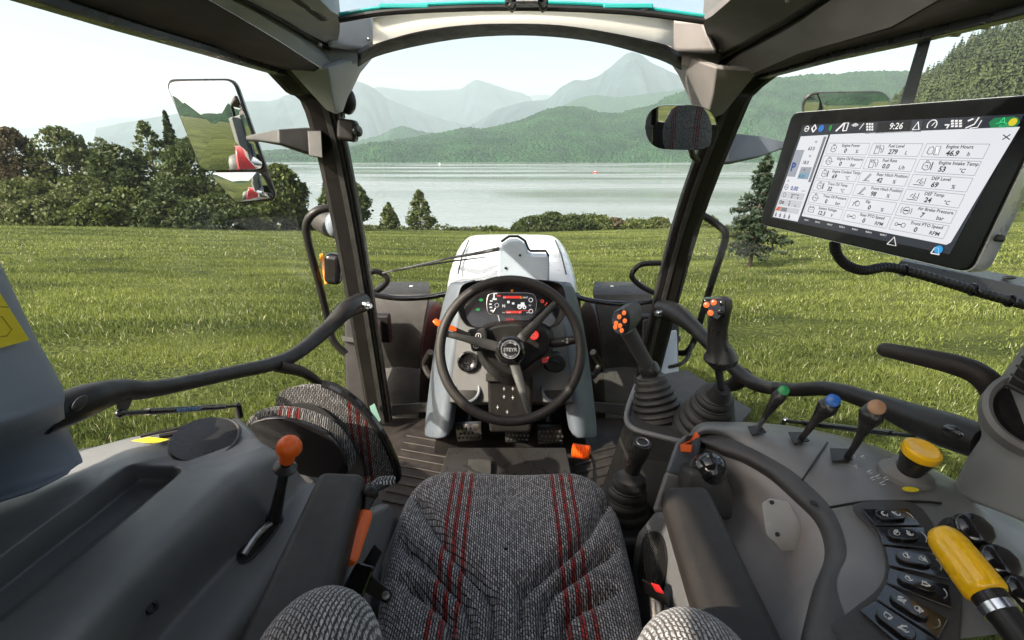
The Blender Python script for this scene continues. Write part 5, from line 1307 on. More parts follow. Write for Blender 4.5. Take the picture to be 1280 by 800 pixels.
for s, (a, b) in ((1, (585, 452)), (-1, (692, 452))):
    c = W(a, b, Y=1.662); n2 = V(0, -.96, .28)
    v = obj('vent', MB().lathe(c-n2*.01, n2, [(.040, 0), (.040, .016), (.034, .020), (.028, .012), (.013, .006), (0, .006)], 32), GLOSSB, twr)
    c2 = W(a-1*s, b+35, Y=1.645)
    obj('cup_holder', MB().torus(c2, V(0, -.8, .6), .046, .006, 36, 8), LIGHT, twr)
    obj('cup_hole', MB().lathe(c2+V(0, .004, -.004), V(0, -.8, .6), [(.044, 0), (.03, .002), (0, .002)], 32), BLACK, twr)
obj('socket_strip', MB().hexa(P([(607, 466), (648, 466), (648, 477), (607, 477)], Y=1.585), P([(607, 466), (648, 466), (648, 477), (607, 477)], Y=1.61)), GREYD, twr, bevel=.004)
for a in (621, 641):
    obj('socket', MB().ell(W(a, 471.5, Y=1.583), (.016, .006, .011)), GLOSSB if a > 630 else STEEL, twr)
m = MB()
for a, b in ((630, 486), (641, 486), (630, 496), (641, 497), (650, 492), (622, 509), (634, 515)):
    m.tube(P([(a-1.5, b), (a+1.5, b)], Y=1.597), .0009, 5).tube(P([(a, b-2.4), (a, b+2.4)], Y=1.597), .0008, 5)
obj('printed_symbols', m, INK, twr, smooth=0)
colm = thing('steering_column', 'black steering column shroud between wheel hub and instrument cluster', 'steering column', W(640, 450, Y=1.45))
obj('shroud', MB().loft([spline(P([(604, 412, 'D', 1.40), (640, 404, 'D', 1.40), (682, 410, 'D', 1.40), (686, 436, 'D', 1.40), (672, 450, 'D', 1.42), (640, 470, 'D', 1.44), (610, 452, 'D', 1.42), (600, 432, 'D', 1.40)]), 3, True), spline(P([(600, 405, 'D', 1.56), (640, 398, 'D', 1.56), (686, 404, 'D', 1.56), (692, 436, 'D', 1.6), (676, 462, 'D', 1.62), (640, 484, 'D', 1.62), (606, 462, 'D', 1.62), (594, 432, 'D', 1.6)]), 3, True)], True, True), BLACK, colm, bevel=.01, smooth=60)
obj('column_tube', MB().tube([hubc-nrm*.02, hubc-nrm*.22], .045, 24), BLACK, colm)
hz = obj('hazard_button', MB().lathe(W(667.5, 419, D=1.385), CAM-W(667.5, 419, D=1.385), [(.0135, -.008), (.0135, .004), (.011, .006), (0, .0065)], 24), ER, colm)
tr = P([(663.8, 421.5), (667.5, 415.5), (671.2, 421.5)], D=1.376); obj('triangle', MB().tube(tr+[tr[0]], .0007, 5), INK, hz)
m = MB(); m.torus(W(598, 420, D=1.37), fn, .0075, .0009, 20, 5).torus(W(595, 432, D=1.37), fn, .0075, .0009, 20, 5).tube([W(598, 418, D=1.37), W(598, 421, D=1.37)], .0008, 5).tube([W(594, 433, D=1.37), W(597, 431, D=1.37)], .0008, 5)
pf = obj('pod', MB().hexa(P([(584, 412), (608, 408), (612, 438), (590, 440)], D=1.375), P([(584, 412), (608, 408), (612, 438), (590, 440)], D=1.45)), BLACK, colm, bevel=.008); obj('pod_symbols', m, INK, pf, smooth=0)
obj('tag', MB().hexa(P([(677, 448), (686, 446), (684, 453), (678, 454)], D=1.40), P([(677, 448), (686, 446), (684, 453), (678, 454)], D=1.41)), REDP, colm, smooth=0)
os_ = thing('shuttle_stalk', 'orange-tipped stalk on the left of the steering column', 'stalk', W(560, 412, D=1.42))
obj('grip', MB().tube(P([(543, 400, 'D', 1.40), (548, 404, 'D', 1.40), (558, 408, 'D', 1.41), (570, 412, 'D', 1.42)]), [.010, .013, .012, .009], 12, smooth=4, flat=[.6]*13), ORANGE, os_)
obj('stem', MB().tube(P([(568, 412, 'D', 1.42), (592, 422, 'D', 1.44)]), .008, 10), BLACK, os_)
bs = thing('wiper_stalk', 'black stalk with white symbols on the right of the steering column', 'stalk', W(700, 427, D=1.42))
obj('stem', MB().tube(P([(684, 430, 'D', 1.43), (692, 429, 'D', 1.42), (706, 427, 'D', 1.41), (720, 424, 'D', 1.40)]), [.009, .014, .014, .013], 12, smooth=4), BLACK, bs)
obj('printed_symbols', MB().tube(P([(702, 426), (705, 426)], D=1.393), .0008, 5).torus(W(709, 424, D=1.393), fn, .0025, .0007, 12, 5).torus(W(709, 428, D=1.393), fn, .0025, .0007, 12, 5).tube(P([(713, 423), (713, 427)], D=1.393), .0008, 5), INK, bs, smooth=0)
ig = thing('ignition_switch', 'black round ignition switch right of the steering column', 'switch', W(694, 455, Y=1.66))
obj('barrel', MB().lathe(W(694, 452, Y=1.645), V(0, -.96, .28), [(.040, 0), (.038, .03), (.03, .04), (0, .041)], 28), BLACK, ig)
obj('key', MB().box(W(694, 452, Y=1.60), (.03, .02, .008), Matrix.Rotation(R(20), 3, 'Y')), BLACK, ig, bevel=.002)

def pedal(lab, q, Y, mat, stud):
    a, b, c, d = P(q, Y=Y); t = thing('pedal', lab, 'pedal', (a+b+c+d)/4, 'pedals on the cab floor')
    rows = []
    for k in range(9):
        f = k/8; an = -1.1+2.0*f
        rows.append([a.lerp(d, f)+V(0, .035*(1-math.cos(an)), 0), b.lerp(c, f)+V(0, .035*(1-math.cos(an)), 0)])
    pl = obj('pad', MB().loft(rows), mat, t, solid=.008, smooth=60)
    m = MB()
    for k in (2, 4, 6):
        for j in range(6):
            p = rows[k][0].lerp(rows[k][1], .1+.16*j+(.08 if k == 4 else 0)); m.lathe(p+V(0, -.003, 0), (0, -1, .3), [(.0062, 0), (.005, .007), (.0, .007)], 8)
    obj('stud', m, stud, pl)
    obj('arm', MB().tube([(a+b)/2+V(0, .03, 0), (a+b)/2+V(0, .12, .06), (a+b)/2+V(0, .2, .25)], .012, 8, smooth=3), BLACK, t)
pedal('bright perforated clutch pedal at the left of the footwell', [(569, 531), (601, 530), (602, 550), (572, 552)], 1.70, STEEL, BLACK)
pedal('left black brake pedal of the twin pair below the steering wheel', [(631, 533), (660, 533), (661, 554), (632, 553)], 1.70, RUBBER, STEEL)
pedal('right black brake pedal of the twin pair below the steering wheel', [(671, 534), (702, 534), (704, 555), (673, 555)], 1.70, RUBBER, STEEL)
fp = thing('foot_plate', 'dark footrest plate with small black pad on the floor under the pedals', 'footrest', (0, 1.55, .02))
obj('plate', MB().hexa([V(-.26, 1.66, .10), V(.22, 1.66, .10), V(.24, 1.45, .012), V(-.30, 1.45, .012)], [V(-.26, 1.68, .12), V(.22, 1.68, .12), V(.24, 1.47, .03), V(-.30, 1.47, .03)]), BLACKS, fp, bevel=.006)
obj('pad', MB().hexa([V(-.17, 1.60, .105), V(-.08, 1.60, .105), V(-.08, 1.50, .062), V(-.17, 1.50, .062)], [V(-.17, 1.605, .117), V(-.08, 1.605, .117), V(-.08, 1.505, .074), V(-.17, 1.505, .074)]), RUBBER, fp, bevel=.003)
oc = thing('plug_socket', 'orange ribbed plug with a black cable at the right foot of the dashboard', 'plug', W(727, 572, D=1.72))
a, b = W(716, 563, D=1.72), W(738, 566, D=1.70); d = b-a
prof = []
for k in range(11): prof += [(.024, d.length*k/11), (.026, d.length*(k+.3)/11), (.024, d.length*(k+.6)/11), (.0225, d.length*(k+.8)/11)]
obj('sleeve', MB().lathe(a, d, prof, 24), ORANGE, oc)
obj('cable', MB().tube(P([(738, 569, 'D', 1.70), (743, 580, 'D', 1.66), (743, 600, 'D', 1.58), (738, 625, 'D', 1.5)]), .006, 8, smooth=5), BLACK, oc)
# ================================================================== MONITOR
def rect_pose(q, D0):
    r = [(W(a, b, D=1)-CAM) for a, b in q]
    A = np.array([[-r[1][i], r[2][i], -r[3][i]] for i in range(3)]); B = np.array([-r[0][i]*D0 for i in range(3)])
    b, c, d = np.linalg.solve(A, B)
    return [CAM+r[0]*D0, CAM+r[1]*float(b), CAM+r[2]*float(c), CAM+r[3]*float(d)]
TLm, TRm, BRm, BLm = rect_pose([(990, 141), (1318, 116.5), (1211, 341), (949, 280)], .90)
um, vm = (TRm-TLm), (BLm-TLm); nm = um.cross(vm).normalized()
if nm.dot(CAM-TLm) < 0: nm = -nm
print('MON', um.length, vm.length, math.degrees(um.angle(vm)))
def S(px, py, off=0.0):
    d = W(px, py, D=1)-CAM; o = TLm + nm*off
    return CAM + d*((o-CAM).dot(nm)/d.dot(nm))
mon = thing('monitor', 'wide dark-framed touch monitor with a lit white status screen at the upper right', 'monitor', (BLm+BRm)/2)
def rrect(tl, tr, br, bl, rad, k=6):
    out = []; c = [tl, tr, br, bl]
    for i in range(4):
        p, a, b = c[i], c[i-1], c[(i+1) % 4]; da, db = (a-p).normalized()*rad, (b-p).normalized()*rad
        for j in range(k+1):
            t = j/k; out.append((p+da)*(1-t)**2 + p*2*t*(1-t) + (p+db)*t*t)
    return out
oq = rrect(TLm, TRm, BRm, BLm, .016)
obj('bezel', MB().prism(oq, -nm*.012), plastic('bezel_glass', (.006, .006, .006), .18, spec=.22, var=.05), mon, bevel=.002)
cq = sum(oq, Vector())/len(oq)
obj('case', MB().loft([[p-nm*.004+(p-cq).normalized()*.002 for p in oq], [p-nm*.014+(p-cq).normalized()*.003 for p in oq], [p-nm*.030+(p-cq).normalized()*.001 for p in oq], [cq.lerp(p, .9)-nm*.042 for p in oq]], True, True), plastic('silver_case', (.72, .73, .72), .28, metal=.6), mon, smooth=60)
scr_ = obj('screen', MB().sheet([S(1003.5, 156.5, .0006), S(963, 272, .0006), S(1187, 318, .0006), S(1280.5, 142.5, .0006)]), ESN, mon, smooth=0)
def quad(mb, c, off, mi=0): mb.sheet([S(a, b, off) for a, b in c], mi)
def grid(c4):
    a, b, c, d = [S(*q) for q in c4]
    return lambda u, v, off=0.0: (a*(1-u)+b*u)*(1-v) + (d*(1-u)+c*u)*v + nm*off
LAY = [.0006*k for k in range(1, 8)]
wm = MB(); quad(wm, [(1038, 168), (1275, 158.5), (1188.5, 303), (1183, 306), (1002, 270)][::-1], LAY[1])
obj('main_area', wm, ESC, scr_, smooth=0)
sm = MB(); quad(sm, [(1001, 170.5), (1035.5, 168.5), (997, 277), (966, 271)][::-1], LAY[1]); obj('side_area', sm, ESC, scr_, smooth=0)
G = grid([(1037, 178), (1243, 179), (1182, 301), (1004, 268)])
gu = (G(1, .5)-G(0, .5)).normalized(); gv = (G(.5, 0)-G(.5, 1)).normalized(); gv = (gv-gu*gv.dot(gu)).normalized()
cw = (G(1, .5)-G(0, .5)).length/3; chh = (G(.5, 1)-G(.5, 0)).length/6
CARDS = [[('Engine Power', '0', '%'), ('Engine Oil Pressure', '0', 'bar'), ('Engine Coolant Temp', '69', '°C'), ('Trans Oil Temp', '32', '°C'), ('Trans Oil Pressure', '0', 'bar'), ('System Voltage', '12.3', 'V')],
         [('Fuel Level', '279', 'L'), ('Fuel Rate', '0.0', 'L/h'), ('Rear Hitch Position', '42', '%'), ('Front Hitch Position', '98', '%'), ('Slip', '0', '%'), ('Rear PTO Speed', '0', 'RPM')],
         [('Engine Hours', '46.9', 'h'), ('Engine Intake Temp', '53', '°C'), ('DEF Level', '69', '%'), ('DEF Temp', '24', '°C'), ('Air Brake Pressure', '7', 'bar'), ('Front PTO Speed', '0', 'RPM')]]
tx, ln = MB(), MB()
rI = random.Random(3)
for c in range(3):
    for r in range(6):
        u0, u1 = c/3+.008+(.0), (c+1)/3-.012; v0, v1 = (r+.06)/6, (r+.90)/6
        loop = [G(u0, v0, LAY[2]), G(u1, v0, LAY[2]), G(u1, v1, LAY[2]), G(u0, v1, LAY[2])]
        for i in range(4):
            p, q = loop[i], loop[(i+1) % 4]; e = (q-p).normalized(); w_ = nm.cross(e)*.00035
            ln.sheet([p-w_, q-w_, q+w_, p+w_])
        t, val, un = CARDS[c][r]
        m_ = lambda fu, fv: G(u0+(u1-u0)*fu, v0+(v1-v0)*fv, LAY[2])
        tx.text(t, m_(.36, .32), gu, gv, chh*.30, bold=.018)
        tx.text(val, m_(.40 if len(val) > 1 else .46, .86), gu, gv, chh*.46, bold=.03, shear=.12)
        tx.text(un, m_(.74, .86), gu, gv, chh*.36, bold=.015, shear=.12)
        # line icons
        o_ = m_(.17, .5); s_ = chh*.30
        kind = rI.randint(0, 2)
        def pl(pts, w=.00045, cl=False):
            pts = [o_+gu*(a*s_)+gv*(b*s_) for a, b in pts]
            if cl: pts.append(pts[0])
            tx.tube(pts, w, 4)
        nmz = t.split()[0]
        if 'Fuel' in t:
            pl([(-.9, -1), (-.9, 1), (.3, 1), (.3, -1)], cl=True); pl([(-.6, .3), (-.6, .7), (0, .7), (0, .3)], cl=True); pl([(.3, .2), (.8, .2), (.9, -.8), (1.3, -.6), (1.3, .6), (.8, 1)])
        elif 'Hitch' in t: pl([(-1, -.9), (.9, -.9)]); pl([(-.5, -.7), (.6, .9), (.9, .6), (-.2, -.7)], cl=True)
        elif 'Voltage' in t: pl([(-1, -.7), (-1, .6), (1, .6), (1, -.7)], cl=True); pl([(-.7, .6), (-.7, .9), (-.3, .9), (-.3, .6)]); pl([(.3, .6), (.3, .9), (.7, .9), (.7, .6)]); pl([(-.6, 0), (-.2, 0)]); pl([(.2, 0), (.6, 0)])
        elif 'Brake' in t: pl([(math.cos(a)*.8, math.sin(a)*.8) for a in np.linspace(0, 6.28, 15)]); pl([(-1.1, .7), (-1.3, 0), (-1.1, -.7)]); pl([(1.1, .7), (1.3, 0), (1.1, -.7)]); pl([(-.5, 0), (.5, 0)], .0009)
        elif 'DEF' in t: pl([(-1.2, -.8), (1.2, -.8)]); pl([(-.6, -.2), (-.3, .4), (.2, .2), (.4, .7)]); pl([(.0, -.3), (.3, .1), (.9, -.2), (.5, -.5)], cl=True); pl([(1.2, -.6), (1.2, .8)])
        elif 'PTO' in t: pl([(math.cos(a)*.35-.9, math.sin(a)*.35) for a in np.linspace(0, 6.28, 9)]); pl([(-.5, 0), (.3, 0)], .0008); pl([(math.cos(a)*.5+.8, math.sin(a)*.5) for a in np.linspace(0, 6.28, 9)])
        elif 'Slip' in t: pl([(math.cos(a)*.6+.3, math.sin(a)*.6) for a in np.linspace(0, 6.28, 11)]); pl([(-1, -.7), (-.4, .5), (.3, .8)]); pl([(-1.1, .1), (-.5, .1)])
        elif 'Hours' in t: pl([(-1.3, -.5), (-1.1, .6), (-.4, .8), (0, .3), (-.1, -.7), (-.9, -.8)], cl=True); pl([(.3, -.9), (.3, .9), (1.3, .9), (1.3, -.9)], cl=True); pl([(.5, .7), (1.1, -.6)])
        else:
            pl([(-.9, -.5), (-.8, .5), (-.3, .8), (.4, .8), (.8, .3), (.7, -.6), (0, -.9)], cl=True); pl([(-.4, .8), (-.4, 1.1), (.2, 1.1)]); pl([(-.4, 0), (.2, .2), (.3, -.4)])
            if 'Temp' in t: pl([(1.15, -.8), (1.15, .9)], .0008)
            if 'Pressure' in t: pl([(-1.3, 0), (-.9, 0)]); pl([(.8, 0), (1.3, 0)])
cl_ = [S(1253, 174.5, LAY[2]), S(1263, 168, LAY[2]), S(1254, 168.5, LAY[2]), S(1262, 174.5, LAY[2])]
tx.tube([cl_[0], cl_[1]], .0006, 4).tube([cl_[2], cl_[3]], .0006, 4)
obj('card_border', ln, ESG, scr_, smooth=0)
INKS = emit('screen_ink', (.012, .012, .016), 1)
# side strip
G2 = grid([(1001, 170.5), (1035.5, 168.5), (997, 277), (966, 271)])
g2 = MB()
for u0, v0, u1, v1 in ((.04, .16, .36, .48), (.46, .36, .86, .50)): g2.sheet([G2(u0, v1, LAY[2]), G2(u1, v1, LAY[2]), G2(u1, v0, LAY[2]), G2(u0, v0, LAY[2])])
obj('grey_field', g2, ESG, scr_, smooth=0)
g2 = MB()
for v0, v1 in ((.665, .745), (.755, .84), (.85, .915)): g2.sheet([G2(.02, v1, LAY[2]), G2(.95, v1, LAY[2]), G2(.95, v0, LAY[2]), G2(.02, v0, LAY[2])])
obj('pale_field', g2, emit('screen_soft_grey', (.68, .69, .72), .85), scr_, smooth=0)
g2 = MB(); g2.sheet([G2(.9, .53, LAY[2]), G2(.99, .53, LAY[2]), G2(.99, .02, LAY[2]), G2(.9, .02, LAY[2])]); obj('scroll_bar', g2, EST, scr_, smooth=0)
g2 = MB(); g2.sheet([G2(.48, .49, LAY[3]), G2(.84, .49, LAY[3]), G2(.84, .43, LAY[3]), G2(.48, .43, LAY[3])]); obj('blue_field', g2, ESLB, scr_, smooth=0)
bl = MB(); bl.text('P', G2(.10, .41, LAY[3]), gu, gv, .021, bold=.04)
bl.text('0.00', G2(.36, .64, LAY[3]), gu, gv, .0105, bold=.03, shear=.1); bl.text('km/h', G2(.80, .645, LAY[3]), gu, gv, .0045)
obj('blue_readout', bl, emit('screen_deep_blue', (.01, .05, .25), 1), scr_, smooth=0)
for st_, u, v, s_ in (('F2', .66, .085, .005), ('63.0', .50, .165, .0085), ('F2', .62, .245, .005), ('18.0', .48, .325, .0085), ('F1', .60, .405, .005), ('4.50', .50, .485, .008), ('0', .14, .545, .006), ('Engine Power', .46, .695, .0036), ('0', .48, .738, .0075), ('%', .72, .738, .005), ('Slip', .46, .785, .0036), ('0', .48, .832, .0075), ('%', .72, .832, .005)):
    tx.text(st_, G2(u, v, LAY[3]), gu, gv, s_, bold=.02, shear=.1)
for u in (.10, .28, .46, .64): tx.text('0', G2(u, .985, LAY[3]), gu, gv, .0085, bold=.05); tx.text('N', G2(u, .942, LAY[3]), gu, gv, .0035, bold=.02)
c_ = G2(.17, .61, LAY[3]); tx.tube([c_+gu*math.cos(a)*.0045+gv*math.sin(a)*.0045 for a in np.linspace(0, 6.29, 16)], .0005, 4).tube([c_-gu*.0045, c_+gu*.0045], .0005, 4)
c_ = G2(.2, .705, LAY[3]); tx.tube([c_+gu*math.cos(a)*.0032+gv*math.sin(a)*.004 for a in np.linspace(0, 6.29, 12)], .0004, 4)
c_ = G2(.2, .80, LAY[3])
for dx, rr2 in ((-.003, .0028), (.0032, .002)): tx.tube([c_+gu*(dx+math.cos(a)*rr2)+gv*math.sin(a)*rr2 for a in np.linspace(0, 6.29, 10)], .0008, 4)
obj('lettering', tx, INKS, scr_, smooth=0)
g2 = MB(); g2.sheet([G2(.04, .91, LAY[3]), G2(.20, .91, LAY[3]), G2(.26, .86, LAY[3]), G2(.12, .86, LAY[3])]); obj('orange_field', g2, ESO, scr_, smooth=0)
g2 = MB(); g2.sheet([G2(.24, .91, LAY[3]), G2(.5, .91, LAY[3]), G2(.5, .86, LAY[3]), G2(.28, .86, LAY[3])]); obj('dark_field', g2, EST, scr_, smooth=0)
# top bar: black clock field, icons
g2 = MB(); quad(g2, [(1098, 153), (1140, 150.5), (1137, 165.5), (1094, 167)][::-1], LAY[1]); obj('clock_field', g2, ESB, scr_, smooth=0)
g2 = MB(); quad(g2, [(1085, 153.5), (1098, 153), (1094, 167), (1081, 167.5)][::-1], LAY[1]); quad(g2, [(1140, 150.5), (1154, 149.8), (1151, 164.8), (1137, 165.5)][::-1], LAY[1]); obj('clock_side_field', g2, emit('screen_slate', (.04, .045, .06), 1), scr_, smooth=0)
wt = MB(); wt.text('9:26', S(1111, 161.5, LAY[2]), gu, gv, .0125, bold=.01)
def ic2(px, py, pts, s=.006, w=.0006, cl=False):
    if px > 1150 and py < 200: s *= .78; w *= .7
    o_ = S(px, py, LAY[2]); q = [o_+gu*a*s+gv*b*s for a, b in pts]
    if cl: q.append(q[0])
    wt.tube(q, w, 4)
circ = [(math.cos(a), math.sin(a)) for a in np.linspace(0, 6.28, 16)]
ic2(1008.5, 161, circ, .0045); ic2(1008.5, 161, [(-1, 0), (1, 0)], .0045); ic2(1017.5, 160.5, [(0, -1), (-.8, 0), (0, 1), (.8, 0)], .006, .0012, True)
ic2(1050, 159, [(-1, -1), (1, 1)], .006, .0014); ic2(1057, 158.5, [(-.6, -1), (-.6, 1), (.6, 1), (.6, -1)], .006, .0009, True)
for k in (.4, .7, 1.0): ic2(1068, 159, [(-k, k*.5), (0, k), (k, k*.5)], .006, .0005)
ic2(1077, 158, [(-.5, -.8), (.5, .9)], .005, .0006)
for i in range(3):
    for j in range(3):
        quad(wt, [(1083+i*3.2, 154+j*3.4), (1085.2+i*3.2, 153.8+j*3.4), (1085+i*3.2, 156.2+j*3.4), (1082.8+i*3.2, 156.4+j*3.4)][::-1], LAY[2])
wt_dim = MB()
ic2(1146, 157.5, [(-.8, -.8), (0, .9), (.8, -.8)], .006, .0006, True)
ic2(1165, 156, [(math.cos(a), math.sin(a)) for a in np.linspace(-.7, 3.8, 14)], .008, .0009); ic2(1165, 156, [(0, -.2), (.5, .5)], .008, .0008)
for i in range(3):
    for j in range(3): quad(wt, [(1189+i*5, 150+j*3.3), (1192.6+i*5, 149.8+j*3.3), (1192+i*5, 152.2+j*3.3), (1188.4+i*5, 152.4+j*3.3)][::-1], LAY[2])
ic2(1185, 156, [(-.6, 0), (.2, 0), (0, -.7)], .008, .0014)
ic2(1217, 154, [(-1.2, -.9), (.2, -.2), (.6, 1.1)], .008, .0011); ic2(1220, 155, [(-1, -.9), (.6, -.7), (.9, .8)], .007, .0008); ic2(1213, 151, [(-.5, 0), (.4, .4)], .007, .0014)
for px, py, n in ((1005.5, 275.4, 'RUN 1'), (1019, 278, 'RUN 2'), (1034, 281, 'RUN 3'), (1049, 284, 'RUN 4'), (1065, 287, 'RUN 5'), (1082, 290.5, 'RUN 6'), (1100, 294, 'RUN 7')): wt.text(n, S(px, py, LAY[2]), gu, gv, .0036, bold=.01)
ic2(1116, 301.5, [(-1, -.8), (0, .9), (1, -.8)], .007, .0006, True); ic2(1170, 313.5, [(-.9, -.7), (-.5, .6), (.4, .7), (.9, -.7)], .006, .0008, True)
obj('bar_symbols', wt, EW, scr_, smooth=0)
def disc(px, py, r, m_, lay, name, sx=1.0, sub=None):
    o_ = S(px, py, LAY[lay]); obj(name, MB().sheet([o_+gu*math.cos(a)*r*sx+gv*math.sin(a)*r for a in np.linspace(0, 6.283, 21)[:-1]]), m_, scr_, smooth=0)
disc(1026.5, 160.5, .0058, ESBL, 2, 'info_icon'); disc(1038, 160, .0048, emit('screen_leaf', (.01, .3, .04), 1), 2, 'leaf_icon', .6)
disc(1173, 312, .0055, emit('screen_cyan', (.02, .35, .75), 1), 3, 'bell_dot')
pil = MB(); pil.sheet([S(a, b, LAY[1]) for a, b in [(1243, 147.5), (1236, 153), (1238, 159.5), (1245, 161), (1268, 159.5), (1275, 153.5), (1273, 147), (1267, 145.5)]]); obj('guidance_field', pil, ESGR, scr_, smooth=0)
gm = MB(); o_ = S(1253, 152.5, LAY[2]); gm.tube([o_+gv*.005, o_-gu*.003-gv*.001, o_, o_+gu*.003-gv*.001, o_+gv*.005], .0005, 4).tube([o_-gu*.006-gv*.002, o_, o_+gu*.006-gv*.002], .0004, 4); gm.text('AUTO', S(1247.5, 159, LAY[2]), gu, gv, .0042)
obj('guidance_icon', gm, emit('screen_lime', (.05, .7, .25), 1), scr_, smooth=0)
disc(1266, 152.5, .0044, emit('screen_yellow', (.75, .6, .02), 1), 2, 'check_icon')
# bracket, cable
obj('side_clip', MB().hexa([S(1226, 290, -.01), S(1258, 294, -.01), S(1256, 303, -.01), S(1224, 300, -.01)], [S(1226, 290, -.03), S(1258, 294, -.03), S(1256, 303, -.03), S(1224, 300, -.03)]), BLACKS, mon, bevel=.003)
mr = thing('monitor_bracket', 'dark metal mounting rail under the monitor running out of frame at the right', 'bracket', W(1220, 350, D=.85))
obj('rail', MB().hexa(P([(1125, 325), (1300, 362), (1300, 386), (1120, 336)], D=.97), P([(1135, 320), (1300, 350), (1300, 366), (1130, 326)], D=1.03)), BLACKS, mr, bevel=.004)
obj('rail_hole', MB().ell(W(1262, 347, D=.985), (.014, .006, .004)), BLACK, mr)
cbm = thing('monitor_cable', 'black corrugated cable looping below the monitor along its mounting rail', 'cable', W(1100, 335, D=.9))
path = spline(P([(1043, 303, 'D', .93), (1046, 317, 'D', .92), (1058, 331, 'D', .92), (1080, 338, 'D', .92), (1110, 334, 'D', .93), (1150, 343, 'D', .93), (1200, 358, 'D', .92), (1240, 370, 'D', .91), (1300, 386, 'D', .90)]), 22)
obj('conduit', MB().tube(path, [.0095 if (i//1) % 3 else .0080 for i in range(len(path))], 12), BLACK, cbm)
for a, b, D in ((1130, 338, .93), (1216, 362, .915), (1262, 376, .905)): obj('cable_tie', MB().torus(W(a, b, D=D), V(.95, .1, -.25), .0105, .0022, 20, 6), GLOSSB, cbm)

# ================================================================== MIRRORS
def convex(name, loop, n, rho, par):
    c = sum(loop, Vector())/len(loop); rows = []; k0 = max((p-c).length for p in loop)**2/(2*rho)+.001
    for s in (1, .98, .9, .8, .68, .55, .42, .3, .18, .08, .01):
        rows.append([c.lerp(p, s) + n*(k0-((p-c).length*s)**2/(2*rho)) for p in loop])
    return obj(name, MB().loft([[p-n*.002 for p in loop]]+rows, True, True), MIRROR, par, smooth=30)
def plane_pt(px, py, c, n):
    d = W(px, py, D=1)-CAM; return CAM + d*((c-CAM).dot(n)/d.dot(n))
lm = thing('exterior_mirror', 'large two-part exterior mirror with black frame outside the left window', 'mirror', W(330, 180, X=-1.05))
mc = W(270, 170, X=-1.15); din = (mc-CAM).normalized(); dout = V(-.14, -.985, -.05).normalized(); mn = (dout-din).normalized()
T = lambda lst, off=0: [plane_pt(a, b, mc, mn)+mn*off for a, b in lst]
g1 = rrect(*T([(208.5, 102), (292, 101), (331, 211), (254, 213)], .004), .03)
convex('main_glass', g1, mn, 1.1, lm)
mn2 = (mn+V(0, .10, -.16)).normalized()
g2_ = rrect(*T([(262, 216), (327, 215), (344, 247), (297, 252)], .004), .02)
convex('wide_glass', g2_, mn, .45, lm)
obj('housing', MB().loft([[p-mn*.002 for p in rrect(*T([(206, 99), (294, 98), (347, 250), (292, 255)], 0), .035)], [p-mn*.02 for p in rrect(*T([(206, 99), (294, 98), (347, 250), (292, 255)], 0), .035)], [p-mn*.075 for p in rrect(*T([(222, 112), (288, 110), (332, 240), (296, 243)], 0), .04)]], True, True), BLACKS, lm, smooth=50)
obj('frame', MB().tube(g1+[g1[0]], .0035, 6).tube(g2_+[g2_[0]], .0035, 6), BLACKS, lm)
obj('arm', MB().loft([P([(398, 163, 'X', -.72), (398, 197, 'X', -.72)]), P([(380, 162, 'X', -.76), (380, 193, 'X', -.76)]), P([(352, 165, 'X', -.82), (352, 183, 'X', -.82)]), P([(328, 170, 'X', -.92), (328, 178, 'X', -.92)]), P([(310, 173, 'X', -1.1), (310, 177, 'X', -1.1)])]), GREYD, lm, solid=.03, bevel=.006)
obj('stub', MB().hexa(P([(384, 163), (402, 163), (404, 198), (386, 195)], D=1.62), P([(384, 163), (402, 163), (404, 198), (386, 195)], D=1.72)), BLACK, lm, bevel=.004)
rm = thing('exterior_mirror', 'exterior mirror on a pale grey arm outside the right window, mostly behind the monitor', 'mirror', W(1050, 180, X=1.25))
mc = W(1060, 180, X=1.30); din = (mc-CAM).normalized(); dout = V(.10, -.96, -.27).normalized(); mn = (dout-din).normalized()
g1 = rrect(*T([(1004, 117), (1110, 115), (1112, 240), (1006, 240)], .004), .05)
convex('main_glass', g1, mn, 1.4, rm)
obj('frame', MB().tube(g1+[g1[0]], .005, 6), BLACKS, rm)
obj('housing', MB().loft([[p-mn*.004 for p in g1], [p-mn*.03 for p in g1], [p-mn*.07+(mc-p)*.12 for p in g1]], True, True), BLACKS, rm, smooth=50)
obj('arm', MB().loft([P([(892, 170, 'X', .80), (892, 207, 'X', .80)]), P([(912, 169, 'X', .84), (912, 206, 'X', .84)]), P([(945, 173, 'X', .95), (945, 198, 'X', .95)]), P([(972, 179, 'X', 1.08), (972, 188, 'X', 1.08)]), P([(1010, 180, 'X', 1.25), (1010, 187, 'X', 1.25)])]), LIGHT, rm, solid=.03, bevel=.006)
im = thing('interior_mirror', 'small pill-shaped interior mirror on the right front pillar reflecting the seat', 'mirror', W(852, 190, D=1.5))
mc = W(851, 159, D=1.20); din = (mc-CAM).normalized(); dout = (V(-.02, -.1, .95)-mc).normalized(); mn = (dout-din).normalized()
g1 = rrect(*T([(806, 131), (896, 132), (898, 188), (807, 186)], 0), .056, 12)
mg = [p+mn*.003 for p in g1]; cg = sum(mg, Vector())/len(mg)
convex('glass', [cg.lerp(p, .975) for p in mg], mn, 1.6, im)
obj('shell', MB().loft([[p+mn*.003 for p in g1], [p-mn*.01 for p in g1], [cg.lerp(p, .7)-mn*.035 for p in g1]], True, True), GLOSSB, im, smooth=60)
obj('mount', MB().tube([cg-mn*.03, cg-mn*.08+V(.03,.05,0), W(866, 195, D=1.60), W(872, 200, D=1.68)], .010, 10), BLACK, im)
pl_ = thing('pillar_lamp', 'round dark lamp at the top of the left front pillar', 'lamp', W(435, 127, D=1.6))
